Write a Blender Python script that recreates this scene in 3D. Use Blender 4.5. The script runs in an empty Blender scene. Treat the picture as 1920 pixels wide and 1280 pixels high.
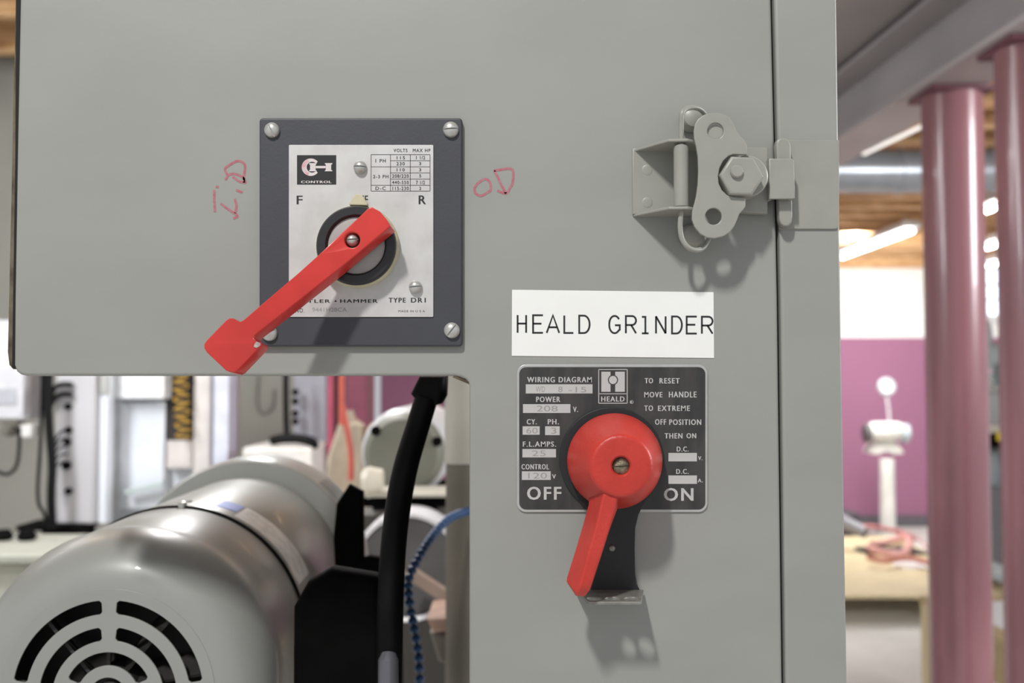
import bpy, bmesh, math, random
from mathutils import Vector, Matrix
random.seed(7)
sc = bpy.context.scene
C = sc.collection
PI = math.pi

# ------------------------------------------------------------------ camera, world, lights, exposure
F = 1867.0                       # focal length in pixels of a 1920 px wide frame (35 mm on 36 mm)
CAM = Vector((0, -0.5, 1.55))
PITCH = math.atan(72/F)
cd = bpy.data.cameras.new('camera'); cam = bpy.data.objects.new('camera', cd); C.objects.link(cam)
cam.location = CAM; cam.rotation_euler = (PI/2+PITCH, 0, 0)
cd.sensor_width = 36; cd.lens = F*36/1920; cd.clip_start = 0.02; cd.clip_end = 60
cd.dof.use_dof = True; cd.dof.focus_distance = 0.49; cd.dof.aperture_fstop = 9.0
sc.camera = cam
w = bpy.data.worlds.new('world'); sc.world = w; w.use_nodes = True
bg = w.node_tree.nodes['Background']; bg.inputs[0].default_value = (0.93, 0.96, 1.0, 1); bg.inputs[1].default_value = 0.56
sc.view_settings.view_transform = 'Standard'; sc.view_settings.look = 'None'
sc.view_settings.gamma = 1; sc.view_settings.use_curve_mapping = False; sc.view_settings.exposure = 0.0
def area(name, loc, target, sx, sy, power, col=(1, 1, 1)):
    l = bpy.data.lights.new(name, 'AREA'); l.shape = 'RECTANGLE'; l.size = sx; l.size_y = sy; l.energy = power; l.color = col
    o = bpy.data.objects.new(name, l); C.objects.link(o); o.location = loc
    o.rotation_euler = (Vector(target)-Vector(loc)).to_track_quat('-Z', 'Y').to_euler()
    return o
area('ceiling_lamp_over_cabinet', (-0.62, -1.60, 3.38), (0, 0, 1.5), 0.12, 0.24, 52, (1, 0.985, 0.95))
area('ceiling_lamp_far_right', (3.15, 8.12, 2.69), (3.15, 9.0, 1.0), 0.05, 1.6, 165, (1, 1, 1))
area('ceiling_lamp_far_left', (0.2, 6.4, 2.90), (0.2, 7.4, 0.6), 0.5, 3.0, 80, (1, 1, 1))
area('ceiling_lamp_mid_left', (-0.55, 1.75, 2.65), (-0.3, 0.3, 1.4), 0.12, 1.2, 26, (1, 1, 1))
area('added_fill_left_bay', (-1.5, 1.2, 2.70), (-1.2, 3.0, 1.2), 0.3, 1.4, 58, (0.94, 0.97, 1))  # added unseen lamp that brightens the white enclosure
area('window_light_right', (3.5, 0.5, 2.5), (1.3, 2.3, 2.0), 0.8, 0.9, 110, (0.97, 0.98, 1))

# ------------------------------------------------------------------ helpers
def W(px, py, d):
    """world point seen at photograph pixel (px, py) at distance d in front of the lens"""
    u = (px-960)/F; v = (640-py)/F
    y = math.cos(PITCH)-v*math.sin(PITCH); z = math.sin(PITCH)+v*math.cos(PITCH)
    return Vector((CAM.x+u/y*d, CAM.y+d, CAM.z+z/y*d))
def PX(px, py, y=0.0): return W(px, py, y+0.5)
def lin(c):
    return tuple(((x/255)/12.92 if x/255 <= .04045 else (((x/255)+.055)/1.055)**2.4) for x in c)
MATS = {}
def mat(name, rgb, rough=0.5, metal=0.0, var=0.06, scale=20, bump=0.0, bscale=400, coat=0.0, emit=0, stretch=None, rgb2=None, rvar=0.0, lo=.4, hi=.6):
    if name in MATS: return MATS[name]
    m = bpy.data.materials.new(name); m.use_nodes = True; nt = m.node_tree; N = nt.nodes; L = nt.links
    b = N['Principled BSDF']; b.inputs['Roughness'].default_value = rough; b.inputs['Metallic'].default_value = metal
    b.inputs['Coat Weight'].default_value = coat
    c = lin(rgb); tc = N.new('ShaderNodeTexCoord'); mp = N.new('ShaderNodeMapping'); L.new(tc.outputs['Object'], mp.inputs[0])
    if stretch: mp.inputs['Scale'].default_value = stretch
    n = N.new('ShaderNodeTexNoise'); n.inputs['Scale'].default_value = scale; n.inputs['Detail'].default_value = 5; L.new(mp.outputs[0], n.inputs['Vector'])
    r = N.new('ShaderNodeValToRGB'); e = r.color_ramp.elements
    e[0].position = lo; e[1].position = hi
    c2 = lin(rgb2) if rgb2 else tuple(min(1, x*(1+var)) for x in c)
    c1 = c if rgb2 else tuple(x*(1-var) for x in c)
    e[0].color = (*c1, 1); e[1].color = (*c2, 1)
    L.new(n.outputs['Fac'], r.inputs[0]); L.new(r.outputs[0], b.inputs['Base Color'])
    if rvar:
        mr = N.new('ShaderNodeMapRange'); mr.inputs['To Min'].default_value = max(.02, rough-rvar); mr.inputs['To Max'].default_value = rough+rvar
        L.new(n.outputs['Fac'], mr.inputs['Value']); L.new(mr.outputs[0], b.inputs['Roughness'])
    if bump:
        n2 = N.new('ShaderNodeTexNoise'); n2.inputs['Scale'].default_value = bscale; n2.inputs['Detail'].default_value = 3; L.new(tc.outputs['Object'], n2.inputs['Vector'])
        bp = N.new('ShaderNodeBump'); bp.inputs['Strength'].default_value = bump; bp.inputs['Distance'].default_value = 0.0005
        L.new(n2.outputs['Fac'], bp.inputs['Height']); L.new(bp.outputs[0], b.inputs['Normal'])
    if emit:
        b.inputs['Emission Color'].default_value = (*c, 1); b.inputs['Emission Strength'].default_value = emit
    if name in ('black_rubber', 'black_shadowed_iron', 'light_blocking_casing'): b.inputs['Specular IOR Level'].default_value = .08 if name == 'black_shadowed_iron' else .2
    MATS[name] = m; return m

def new(): return bmesh.new()
def box(bm, lo, hi, rot=None, piv=None):
    g = bmesh.ops.create_cube(bm, size=1)['verts']
    c = (Vector(lo)+Vector(hi))/2; s = Vector(hi)-Vector(lo)
    for v in g: v.co = Vector((v.co.x*s.x+c.x, v.co.y*s.y+c.y, v.co.z*s.z+c.z))
    if rot is not None: bmesh.ops.rotate(bm, cent=piv or c, matrix=rot, verts=g)
    return g
def pbox(bm, x0, y0, x1, y1, d0, d1):
    a = W(x0, y1 or 1000, d0); b = W(x1, y0, d0)
    if y1 is None: a.z = 0                      # stands on the floor
    return box(bm, (a.x, d0-.5, a.z), (b.x, d1-.5, b.z))
def tube(bm, pts, r, n=14, caps=True):
    """swept tube; r a number or a list"""
    pts = [Vector(p) for p in pts]; rs = r if isinstance(r, (list, tuple)) else [r]*len(pts)
    rings = []; prev = None
    for i, p in enumerate(pts):
        t = (pts[min(i+1, len(pts)-1)]-pts[max(i-1, 0)]).normalized()
        if prev is None: a = t.orthogonal().normalized()
        else: a = (prev-t*prev.dot(t)).normalized()
        prev = a; b = t.cross(a)
        rings.append([bm.verts.new(p+(a*math.cos(2*PI*k/n)+b*math.sin(2*PI*k/n))*rs[i]) for k in range(n)])
    for i in range(len(rings)-1):
        for k in range(n): bm.faces.new((rings[i][k], rings[i][(k+1) % n], rings[i+1][(k+1) % n], rings[i+1][k]))
    if caps: bm.faces.new(rings[0][::-1]); bm.faces.new(rings[-1])
def smooth_path(pts, k=6):
    pts = [Vector(p) for p in pts]; out = []
    for i in range(len(pts)-1):
        p0 = pts[max(i-1, 0)]; p1 = pts[i]; p2 = pts[i+1]; p3 = pts[min(i+2, len(pts)-1)]
        for j in range(k):
            t = j/k
            out.append(.5*((2*p1)+(p2-p0)*t+(2*p0-5*p1+4*p2-p3)*t*t+(3*p1-p0-3*p2+p3)*t**3))
    out.append(pts[-1]); return out
def lathe(bm, prof, c, n=64, axis='Y', cap0=True, cap1=True):
    """prof: list of (radius, offset along axis)"""
    rings = []
    for r, o in prof:
        ring = []
        for k in range(n):
            a = 2*PI*k/n; x = r*math.cos(a); z = r*math.sin(a)
            v = (c[0]+x, c[1]+o, c[2]+z) if axis == 'Y' else ((c[0]+x, c[1]+z, c[2]+o) if axis == 'Z' else (c[0]+o, c[1]+x, c[2]+z))
            ring.append(bm.verts.new(v))
        rings.append(ring)
    for i in range(len(rings)-1):
        for k in range(n): bm.faces.new((rings[i][k], rings[i][(k+1) % n], rings[i+1][(k+1) % n], rings[i+1][k]))
    if cap0: bm.faces.new(rings[0][::-1])
    if cap1: bm.faces.new(rings[-1])
def curve_mesh(loops, th, bev, y, res=2):
    """flat plate with holes: loops of world (x, z); front face at y, thickness th away from the viewer"""
    cu = bpy.data.curves.new('tmp', 'CURVE'); cu.dimensions = '2D'; cu.fill_mode = 'BOTH' if th else 'FRONT'
    for lp in loops:
        s = cu.splines.new('POLY'); s.points.add(len(lp)-1); s.use_cyclic_u = True
        for p, q in zip(s.points, lp): p.co = (q[0], q[1], 0, 1)
    if th:
        cu.extrude = max(th/2-bev, 1e-6); cu.bevel_depth = bev; cu.bevel_resolution = res; cu.offset = -bev
    o = bpy.data.objects.new('tmp', cu); C.objects.link(o)
    dg = bpy.context.evaluated_depsgraph_get(); me = bpy.data.meshes.new_from_object(o.evaluated_get(dg))
    for v in me.vertices:
        x, yy, z = v.co; v.co = (x, y+th/2-z, yy)
    bpy.data.objects.remove(o); bpy.data.curves.remove(cu)
    return me
def plate(bm, loops_px, y, th, bev=0.0003, res=2):
    """loops in photograph pixels, front face at world y"""
    lw = [[(lambda q: (q.x, q.z))(PX(px, py, y)) for px, py in lp] for lp in loops_px]
    me = curve_mesh(lw, th, bev, y, res); bm.from_mesh(me); bpy.data.meshes.remove(me)
def plate_w(bm, loops, y, th, bev=0.0003):
    me = curve_mesh(loops, th, bev, y); bm.from_mesh(me); bpy.data.meshes.remove(me)
def circ(cx, cy, r, n=32, ry=None): return [(cx+r*math.cos(2*PI*k/n), cy+(ry or r)*math.sin(2*PI*k/n)) for k in range(n)]
def rrect(x0, y0, x1, y1, r, n=6):
    rs = r if isinstance(r, (list, tuple)) else [r]*4          # tl, tr, br, bl in pixel space
    out = []
    for (cx, cy, a0, rr) in ((x0+rs[0], y0+rs[0], PI, rs[0]), (x1-rs[1], y0+rs[1], 1.5*PI, rs[1]), (x1-rs[2], y1-rs[2], 0, rs[2]), (x0+rs[3], y1-rs[3], .5*PI, rs[3])):
        if rr <= 0.01: out.append((cx, cy)); continue
        for k in range(n+1):
            a = a0+.5*PI*k/n; out.append((cx+rr*math.cos(a), cy+rr*math.sin(a)))
    return out
def flat(bm, poly_px, y):
    bm.faces.new([bm.verts.new(PX(a, b, y)) for a, b in poly_px][::-1])
def ribbon(bm, pts, wpx, y):
    """flat pen stroke along pixel points"""
    P = [Vector(p) for p in pts]; L = []; R = []
    closed = (P[0]-P[-1]).length < 1e-6
    for i, p in enumerate(P):
        a = P[i-1] if i else (P[-2] if closed else p); b = P[i+1] if i < len(P)-1 else (P[1] if closed else p)
        d1 = (p-a).normalized() if (p-a).length > 1e-9 else (b-p).normalized(); d2 = (b-p).normalized() if (b-p).length > 1e-9 else d1
        t = (d1+d2); t = t.normalized() if t.length > 1e-6 else d1
        nrm = Vector((-t.y, t.x)); k = 1/max(.5, abs(nrm.dot(Vector((-d1.y, d1.x)))))
        ww = wpx[i] if isinstance(wpx, (list, tuple)) else wpx
        L.append(p+nrm*ww/2*k); R.append(p-nrm*ww/2*k)
    for i in range(len(P)-1):
        vs = [bm.verts.new(PX(q.x, q.y, y)) for q in (L[i], L[i+1], R[i+1], R[i])]
        bm.faces.new(vs)
def rect_outline(bm, x0, y0, x1, y1, wpx, y):
    for a, b in (((x0, y0), (x1, y0)), ((x1, y0), (x1, y1)), ((x1, y1), (x0, y1)), ((x0, y1), (x0, y0))): ribbon(bm, [a, b], wpx, y)
def text(bm, s, x0, y0, x1, y1, y, bold=0.0, spacing=1.0, fat=0.0):
    """printed words fitted to a pixel box"""
    cu = bpy.data.curves.new('t', 'FONT'); cu.body = s; cu.offset = bold; cu.resolution_u = 3; cu.space_character = spacing
    o = bpy.data.objects.new('t', cu); C.objects.link(o)
    dg = bpy.context.evaluated_depsgraph_get(); me = bpy.data.meshes.new_from_object(o.evaluated_get(dg))
    xs = [v.co.x for v in me.vertices]; ys = [v.co.y for v in me.vertices]
    a, b, c, d = min(xs), max(xs), min(ys), max(ys)
    for v in me.vertices:
        v.co = PX(x0+(v.co.x-a)/(b-a)*(x1-x0), y1-(v.co.y-c)/(d-c)*(y1-y0), y)
    bm.from_mesh(me)
    for dx in ((-fat, fat) if fat else ()):
        for v in me.vertices: v.co.x += (dx if dx < 0 else 2*dx)*.000268; v.co.y -= .00002
        bm.from_mesh(me)
    bpy.data.meshes.remove(me); bpy.data.objects.remove(o); bpy.data.curves.remove(cu)

ORG = {}
def tag(o, label=None, cat=None, group=None, kind=None):
    if label: o['label'] = label
    if cat: o['category'] = cat
    if group: o['group'] = group
    if kind: o['kind'] = kind
    return o
def thing(name, loc, label, cat, group=None):
    o = bpy.data.objects.new(name, None); C.objects.link(o); o.location = loc; o.empty_display_size = .02
    ORG[o.name] = Vector(loc); return tag(o, label, cat, group)
def obj(name, bm, m, parent=None, smooth=35, bevel=0, seg=2, label=None, recalc=True):
    if recalc: bmesh.ops.recalc_face_normals(bm, faces=bm.faces)
    xs = [v.co for v in bm.verts]
    c = Vector([(min(v[i] for v in xs)+max(v[i] for v in xs))/2 for i in range(3)])
    bmesh.ops.translate(bm, verts=bm.verts, vec=-c)
    me = bpy.data.meshes.new(name); bm.to_mesh(me); bm.free(); me.materials.append(m)
    if smooth:
        me.polygons.foreach_set('use_smooth', [True]*len(me.polygons)); me.set_sharp_from_angle(angle=math.radians(smooth))
    o = bpy.data.objects.new(name, me); C.objects.link(o)
    ORG[o.name] = c
    if parent: o.parent = parent; o.location = c-ORG[parent.name]
    else: o.location = c
    if bevel:
        b = o.modifiers.new('bevel', 'BEVEL'); b.width = bevel; b.segments = seg; b.limit_method = 'ANGLE'; b.angle_limit = math.radians(40); b.harden_normals = False
    if label: o['label'] = label
    return o
def c1(x, y): return (470+x/4.571, 200+y/4.571)
def c2(x, y): return (370+x/3.692, 400+y/3.692)
def c3(x, y): return (1160+x/4, 180+y/4)
def c4(x, y): return (950+x/2.845, 530+y/2.845)
def c5(x, y): return (1000+x/2.371, 740+y/2.371)

# ------------------------------------------------------------------ materials
GREY = mat('cabinet_grey_enamel', (150, 151, 146), .42, 0, .025, 9, .10, 260, stretch=(1, 1, 2.2), rvar=.08)
GREY2 = mat('latch_grey_enamel', (152, 152, 145), .38, 0, .03, 60, .06, 500)
DARKGAP = mat('gap_shade_black', (22, 22, 22), .8)  # near-black that paints the shade inside the door gaps
RUSTY = mat('worn_edge_paint', (112, 104, 84), .6, 0, .2, 60, .3, 300, rgb2=(70, 56, 42))
ESC = mat('charcoal_escutcheon_enamel', (62, 63, 69), .5, 0, .03, 40, .12, 900)
SILVER = mat('satin_aluminium_plate', (196, 194, 192), .45, .25, .03, 60, .03, 700, rgb2=(206, 205, 203))
STEEL = mat('screw_steel', (192, 192, 188), .3, .45, .08, 300)
STEELD = mat('dark_steel', (140, 140, 134), .42, .5, .1, 200)
BRASSY = mat('pitted_screw_steel', (150, 140, 118), .45, .6, .2, 500, .8, 900, rgb2=(110, 102, 88))
RED = mat('red_lever_enamel', (208, 56, 50), .32, 0, .04, 60, .08, 300, coat=.15)
RED2 = mat('red_cast_enamel', (190, 54, 44), .40, 0, .05, 60, .35, 700)
BLACKP = mat('black_plastic', (38, 39, 42), .38, 0, .05, 60)
BLACKM = mat('black_bracket_paint', (30, 31, 34), .5, 0, .1, 80, .1, 700)
CREAM = mat('aged_cream_plastic', (196, 190, 160), .5, 0, .06, 120)
DIAL = mat('dial_grey', (166, 165, 162), .5, .1, .03, 80)
INK = mat('black_ink', (30, 31, 32), .6)
INK2 = mat('grey_stamped_ink', (150, 150, 150), .6)
WHITEINK = mat('bare_aluminium_lettering', (190, 190, 188), .5, .1)
PLATE_BLACK = mat('scuffed_black_anodised', (52, 52, 52), .42, .1, .12, 120, .06, 600, rgb2=(66, 65, 63), stretch=(1, 1, .3))
PAPER = mat('white_label_tape', (238, 239, 236), .4, 0, .01, 60)
MARKER = mat('red_marker', (172, 88, 104), .6, 0, .1, 500, rgb2=(168, 126, 130), lo=.35, hi=.75)
LOGOPINK = mat('faded_red_print', (214, 150, 156), .5, 0, .12, 300, rgb2=(205, 190, 190))
MOTOR = mat('motor_grey_enamel', (148, 149, 145), .36, 0, .02, 20, .05, 80, coat=.08)
BLACK = mat('black_rubber', (8, 8, 9), .55, 0, .2, 60)
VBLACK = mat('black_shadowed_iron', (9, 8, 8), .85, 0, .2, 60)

# ------------------------------------------------------------------ setting: floor, walls, ceiling
def struct(name, bm, m, parent=None, bevel=0):
    o = obj(name, bm, m, parent, bevel=bevel)
    if not parent: o['kind'] = 'structure'
    return o
def wall_mat(name, low, high, zsplit):
    m = bpy.data.materials.new(name); m.use_nodes = True; nt = m.node_tree; N = nt.nodes; L = nt.links; b = N['Principled BSDF']
    g = N.new('ShaderNodeNewGeometry'); s = N.new('ShaderNodeSeparateXYZ'); L.new(g.outputs['Position'], s.inputs[0])
    mt = N.new('ShaderNodeMath'); mt.operation = 'GREATER_THAN'; mt.inputs[1].default_value = zsplit; L.new(s.outputs['Z'], mt.inputs[0])
    n = N.new('ShaderNodeTexNoise'); n.inputs['Scale'].default_value = 1.5; n.inputs['Detail'].default_value = 6
    r = N.new('ShaderNodeMix'); r.data_type = 'RGBA'; r.inputs['A'].default_value = (*lin(low), 1); r.inputs['B'].default_value = (*[x*.86 for x in lin(low)], 1); L.new(n.outputs['Fac'], r.inputs['Factor'])
    x = N.new('ShaderNodeMix'); x.data_type = 'RGBA'; x.inputs['B'].default_value = (*lin(high), 1); L.new(mt.outputs[0], x.inputs['Factor']); L.new(r.outputs['Result'], x.inputs['A'])
    L.new(x.outputs['Result'], b.inputs['Base Color']); b.inputs['Roughness'].default_value = .7
    return m
PINKW = wall_mat('two_tone_wall_paint', (158, 106, 134), (240, 240, 236), 2.0)
CONC = mat('pale_concrete', (228, 227, 222), .6, 0, .1, 1.3, .2, 40, rgb2=(210, 208, 202))
WALLC = mat('cream_grey_wall', (164, 163, 154), .7, 0, .05, 3)
WOOD = mat('pine_joist', (232, 190, 140), .6, 0, .2, 6, rgb2=(200, 150, 100), stretch=(1, 6, 6))
WOODD = mat('dark_roof_boards', (132, 104, 84), .7, 0, .2, 5, rgb2=(92, 76, 64), stretch=(1, 6, 6))
bm = new(); box(bm, (-6, -4, -.1), (8, 12, 0)); struct('floor', bm, CONC)
bm = new(); box(bm, (-1.4, 10.1, 0), (8, 10.25, 2.80)); struct('wall_back', bm, PINKW)
bm = new(); box(bm, (-1.4, 10.07, 0), (8, 10.1, .12)); struct('baseboard_back', bm, mat('grey_baseboard', (96, 92, 98), .6))
bm = new(); box(bm, (-6, 3.7, 0), (-.86, 3.8, 3.0)); struct('wall_left', bm, WALLC)
bm = new(); box(bm, (-6, -1, 3.0), (8, 12, 3.08)); ceil = struct('ceiling', bm, WOODD)
proto = None
for i in range(26):                                            # wooden joists across the bay
    y = 0.6+i*.40
    bm = new(); box(bm, (-6, y, 2.85), (8, y+.05, 3.0)); j = struct('joist', bm, WOOD, ceil)
bm = new(); box(bm, (-1.4, 9.98, 2.74), (8, 10.1, 2.86)); struct('trim_1', bm, WOOD)
bm = new(); box(bm, (.45, 1.2, 2.62), (1.68, 4.1, 2.84)); struct('trim_2', bm, mat('grey_soffit', (158, 152, 150), .6, 0, .04, 3))
# bright window in the far wall, right side
wn = bpy.data.objects.new('window_1', None); C.objects.link(wn); a = W(1846, 590, 10.55); wn.location = a; ORG[wn.name] = a; wn['kind'] = 'structure'
bm = new(); b2 = W(1905, 505, 10.55)
for lo, hi in (((a.x-.06, 10.02, a.z-.06), (b2.x+.06, 10.1, a.z)), ((a.x-.06, 10.02, b2.z), (b2.x+.06, 10.1, b2.z+.06)), ((a.x-.06, 10.02, a.z), (a.x, 10.1, b2.z)), ((b2.x, 10.02, a.z), (b2.x+.06, 10.1, b2.z))): box(bm, lo, hi)
obj('window_frame', bm, mat('white_frame', (230, 232, 232), .5), wn)
bm = new(); box(bm, (a.x, 10.07, a.z), (b2.x, 10.09, b2.z)); obj('pane', bm, mat('daylit_pane', (225, 238, 255), .3, emit=2.2), wn)
for k in (1, 2):
    zz = a.z+(b2.z-a.z)*k/3; bm = new(); box(bm, (a.x, 10.04, zz-.012), (b2.x, 10.07, zz+.012)); obj('glazing_bar', bm, MATS['white_frame'], wn)

# ------------------------------------------------------------------ control cabinet
INNER = mat('light_blocking_casing', (58, 56, 50), .6, 0, .15, 8)  # unseen casing coloured dark so it sends little light to the motor
cab = thing('control_cabinet', (0.03, .14, 1.2), 'large grey steel machine control cabinet with L-shaped door filling the foreground', 'cabinet')
bm = new(); doorL = [(40, -170), (1446, -170)] + [(1446, 0), (1453, 300), (1458, 560), (1467, 1280), (1470, 1500)] + [(880, 1500), (880, 722)] + [(878, 716), (873, 711), (864, 707), (852, 704.5)] + [(48, 704.5), (38, 702), (30, 696), (26, 684), (27, 560), (32, 250), (37, 0)]
plate(bm, [doorL], 0, .016, .0016, 4); obj('door_panel', bm, GREY, cab, 40)
# turned-in flange at the inner corner of the door
bm = new(); g = [PX(852, 704, .001), PX(884, 716, .001), PX(884, 722, .001), PX(848, 707, .001)]
vs = [bm.verts.new(p) for p in g]; vs2 = [bm.verts.new(p+Vector((0, .02, 0))) for p in g]
bm.faces.new(vs); bm.faces.new(vs2[::-1])
for k in range(4): bm.faces.new((vs[k], vs2[k], vs2[(k+1) % 4], vs[(k+1) % 4]))
obj('corner_flange', bm, MATS['worn_edge_paint'], cab)
bm = new(); plate(bm, [[(1452, -170), (1564, -170), (1569, 0), (1578, 640), (1589, 1280), (1593, 1500), (1476, 1500), (1473, 1280), (1464, 560), (1459, 300), (1452, 0)]], -.0005, .018, .0016, 4)
obj('frame_post', bm, GREY, cab, 40)
a = PX(45, 695, .016); b = PX(1572, -170, .016)
bm = new(); box(bm, (a.x, .018, a.z+.0015), (b.x-.002, .10, b.z)); obj('cabinet_body', bm, GREY, cab, bevel=.002)
a = PX(890, 1500, .016); b = PX(1572, 705, .016)
bm = new(); box(bm, (a.x, .018, a.z), (b.x-.002, .52, b.z)); obj('cabinet_leg', bm, INNER, cab, bevel=.002)  # deepened out of view to block light coming from the right
bm = new(); plate(bm, [[(1440, -170), (1470, -170), (1492, 1500), (1460, 1500)]], .012, .004, .0002); obj('gap_shade', bm, DARKGAP, cab)  # dark strip painting the shade in the door seam
# worn side flange that shows left of the door
bm = new(); plate(bm, [[(36, -170), (46, 690), (22, 692), (15, 684), (12, 660), (18, 400), (27, 0), (27, -170)]], .020, .03, .002, 3); obj('side_flange', bm, RUSTY, cab, 40)
bm = new(); plate(bm, [[(30, -170), (44, -170), (40, 690), (22, 690), (28, 300)]], .0165, .003, .0004); obj('side_gap_shade', bm, DARKGAP, cab)  # dark strip painting the shade between door and side flange
# red marker writing
def pen(name, strokes, wpx, lab):
    bm = new()
    for s in strokes: ribbon(bm, [tuple(p)[:2] for p in smooth_path([(x, y, 0) for x, y in s], 5)], wpx, -.00012)
    obj(name, bm, MARKER, cab, 0, label=lab, recalc=False)
q = lambda x, y: (380+x/8, 270+y/8)
pen('marker_writing', [[q(620, 580), q(620, 480), q(635, 330), q(590, 270), q(520, 255), q(440, 290), q(335, 370), q(375, 460), q(450, 445), q(540, 465), q(610, 510), q(640, 575), q(550, 560), q(450, 490)],
    [q(375, 480), q(340, 540)], [q(500, 690), q(595, 725)], [q(240, 645), q(195, 640)], [q(175, 690), q(172, 820), q(180, 930), q(183, 1020)], [q(270, 890), q(370, 970), q(520, 1075), q(455, 1115)], [q(480, 820), q(505, 920), q(490, 1040)]], 4.4, 'red marker letters I.D written sideways')
q = lambda x, y: (870+x/12.8, 290+y/12.8)
pen('marker_writing', [[q(560, 590), q(480, 590), q(340, 680), q(255, 800), q(260, 900), q(350, 975), q(430, 980), q(560, 910), q(640, 840), q(630, 690), q(560, 590)],
    [q(720, 380), q(800, 520), q(900, 740), q(1010, 930)], [q(720, 380), q(900, 355), q(1120, 335), q(1180, 430), q(1165, 680), q(1100, 800), q(1010, 930), q(800, 860)]], 4.6, 'red marker letters OD')

# ------------------------------------------------------------------ slotted screw
def screw(name, px, py, rpx, y, h, ang, m, parent, label=None, slotw=.16):
    c = PX(px, py, y-h*.5); c.y = y; r = rpx*(0.5+y)/F
    bm = new(); prof = []
    for k in range(9):
        t = k/8*PI/2; prof.append((max(r*math.cos(t), r*.02), -h*.25-h*.75*math.sin(t)))
    lathe(bm, [(r, 0)]+prof, (0, 0, 0), 32)
    rot = Matrix.Rotation(math.radians(ang), 4, 'Y'); parts = []
    full = bm
    out = new()
    for sgn in (1, -1):
        b = full.copy()
        bmesh.ops.bisect_plane(b, geom=b.verts[:]+b.edges[:]+b.faces[:], plane_co=(0, 0, sgn*r*slotw*.5), plane_no=(0, 0, -sgn), clear_outer=True)
        bmesh.ops.holes_fill(b, edges=[e for e in b.edges if e.is_boundary], sides=0)
        me = bpy.data.meshes.new('t'); b.to_mesh(me); out.from_mesh(me); bpy.data.meshes.remove(me); b.free()
    full.free()
    lathe(out, [(r*.97, 0), (r*.97, -h*.38)], (0, 0, 0), 24)
    bmesh.ops.rotate(out, verts=out.verts, cent=(0, 0, 0), matrix=rot); bmesh.ops.translate(out, verts=out.verts, vec=c)
    return obj(name, out, m, parent, 30, label=label)

# ------------------------------------------------------------------ drum switch (forward / off / reverse)
dr = thing('rotary_switch', PX(667, 460, 0), 'forward-reverse rotary switch with charcoal square plate and long red lever, upper left', 'switch')
bm = new(); plate(bm, [rrect(486, 221, 867, 649, 7)], -.0035, .0035, .0009, 3); obj('escutcheon', bm, ESC, dr, 40)
yN = -.0041
bm = new(); plate(bm, [rrect(541.5, 271.5, 812.5, 594, 2)], yN, .0006, .00012); npl = obj('nameplate', bm, SILVER, dr)
yT = yN-.00008
bm = new(); x0, y0 = c1(397, 415); x1, y1 = c1(733, 667); flat(bm, [(x0, y0), (x1, y0), (x1, y1), (x0, y1)], yT); obj('logo_panel', bm, INK, npl, 0)
def ring_arc(bm, cx, cy, ro, ri, a0, a1, y, dx=0, n=28):
    for k in range(n):
        t0 = math.radians(a0+(a1-a0)*k/n); t1 = math.radians(a0+(a1-a0)*(k+1)/n)
        P = [(cx+ro*math.cos(t0), cy+ro*.96*math.sin(t0)), (cx+ro*math.cos(t1), cy+ro*.96*math.sin(t1)), (cx+dx+ri*math.cos(t1), cy+ri*math.sin(t1)), (cx+dx+ri*math.cos(t0), cy+ri*math.sin(t0))]
        bm.faces.new([bm.verts.new(PX(a, b, y)) for a, b in P])
yl = yT-.00006
bm = new(); cx, cy = c1(515, 518); ring_arc(bm, cx, cy, 17, 10.2, 40, 320, yl, dx=2.5)
flat(bm, [c1(*p) for p in ((500, 483), (565, 483), (565, 490), (556, 498), (556, 512), (556, 524), (556, 540), (565, 547), (565, 553), (500, 553), (500, 547), (509, 540), (509, 498), (500, 490))], yl)
flat(bm, [c1(*p) for p in ((557, 507), (643, 507), (643, 527), (557, 527))], yl)
flat(bm, [c1(*p) for p in ((636, 483), (700, 483), (700, 490), (690, 498), (690, 540), (700, 547), (700, 553), (636, 553), (636, 547), (644, 540), (644, 498), (636, 490))], yl)
text(bm, 'CONTROL', *c1(433, 634), *c1(692, 655), yl, 0, 1.15, .4)
obj('logo', bm, mat('logo_pale_print', (214, 206, 206), .5), npl, 0, recalc=False)
bm = new(); ring_arc(bm, cx, cy, 16.6, 11.5, 110, 250, yl-.00005, dx=1.5); obj('logo_tint', bm, LOGOPINK, npl, 0, recalc=False)
bm = new()
X0, Y0 = c1(1032, 410); X1, Y1 = c1(1537, 723); rect_outline(bm, X0, Y0, X1, Y1, 1.0, yT)
for xx in (1198, 1368): ribbon(bm, [c1(xx, 410), c1(xx, 723)], 1.0, yT)
for yy, s in ((462, 1198), (515, 1032), (567, 1198), (620, 1198), (673, 1032)): ribbon(bm, [c1(s, yy), c1(1537, yy)], .9, yT)
for s, xa, ya, xb, yb in (('VOLTS', 1225, 360, 1343, 388), ('MAX HP', 1390, 360, 1540, 388), ('115', 1252, 424, 1322, 450), ('230', 1250, 474, 1320, 502), ('110', 1252, 527, 1320, 553),
    ('208/220', 1213, 579, 1354, 608), ('440-550', 1213, 634, 1354, 662), ('115-230', 1216, 684, 1354, 714), ('3', 1443, 474, 1460, 500), ('3', 1443, 527, 1460, 553), ('5', 1445, 580, 1461, 605), ('2', 1445, 686, 1461, 712),
    ('1 1/2', 1418, 421, 1494, 451), ('7 1/2', 1418, 633, 1492, 664), ('1 PH', 1070, 448, 1157, 477), ('2-3 PH', 1050, 584, 1180, 612), ('D-C', 1070, 684, 1157, 713)):
    text(bm, s, *c1(xa, ya), *c1(xb, yb), yT, 0, 1.2, .12)
obj('ratings_table', bm, INK, npl, 0, recalc=False)
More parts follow.
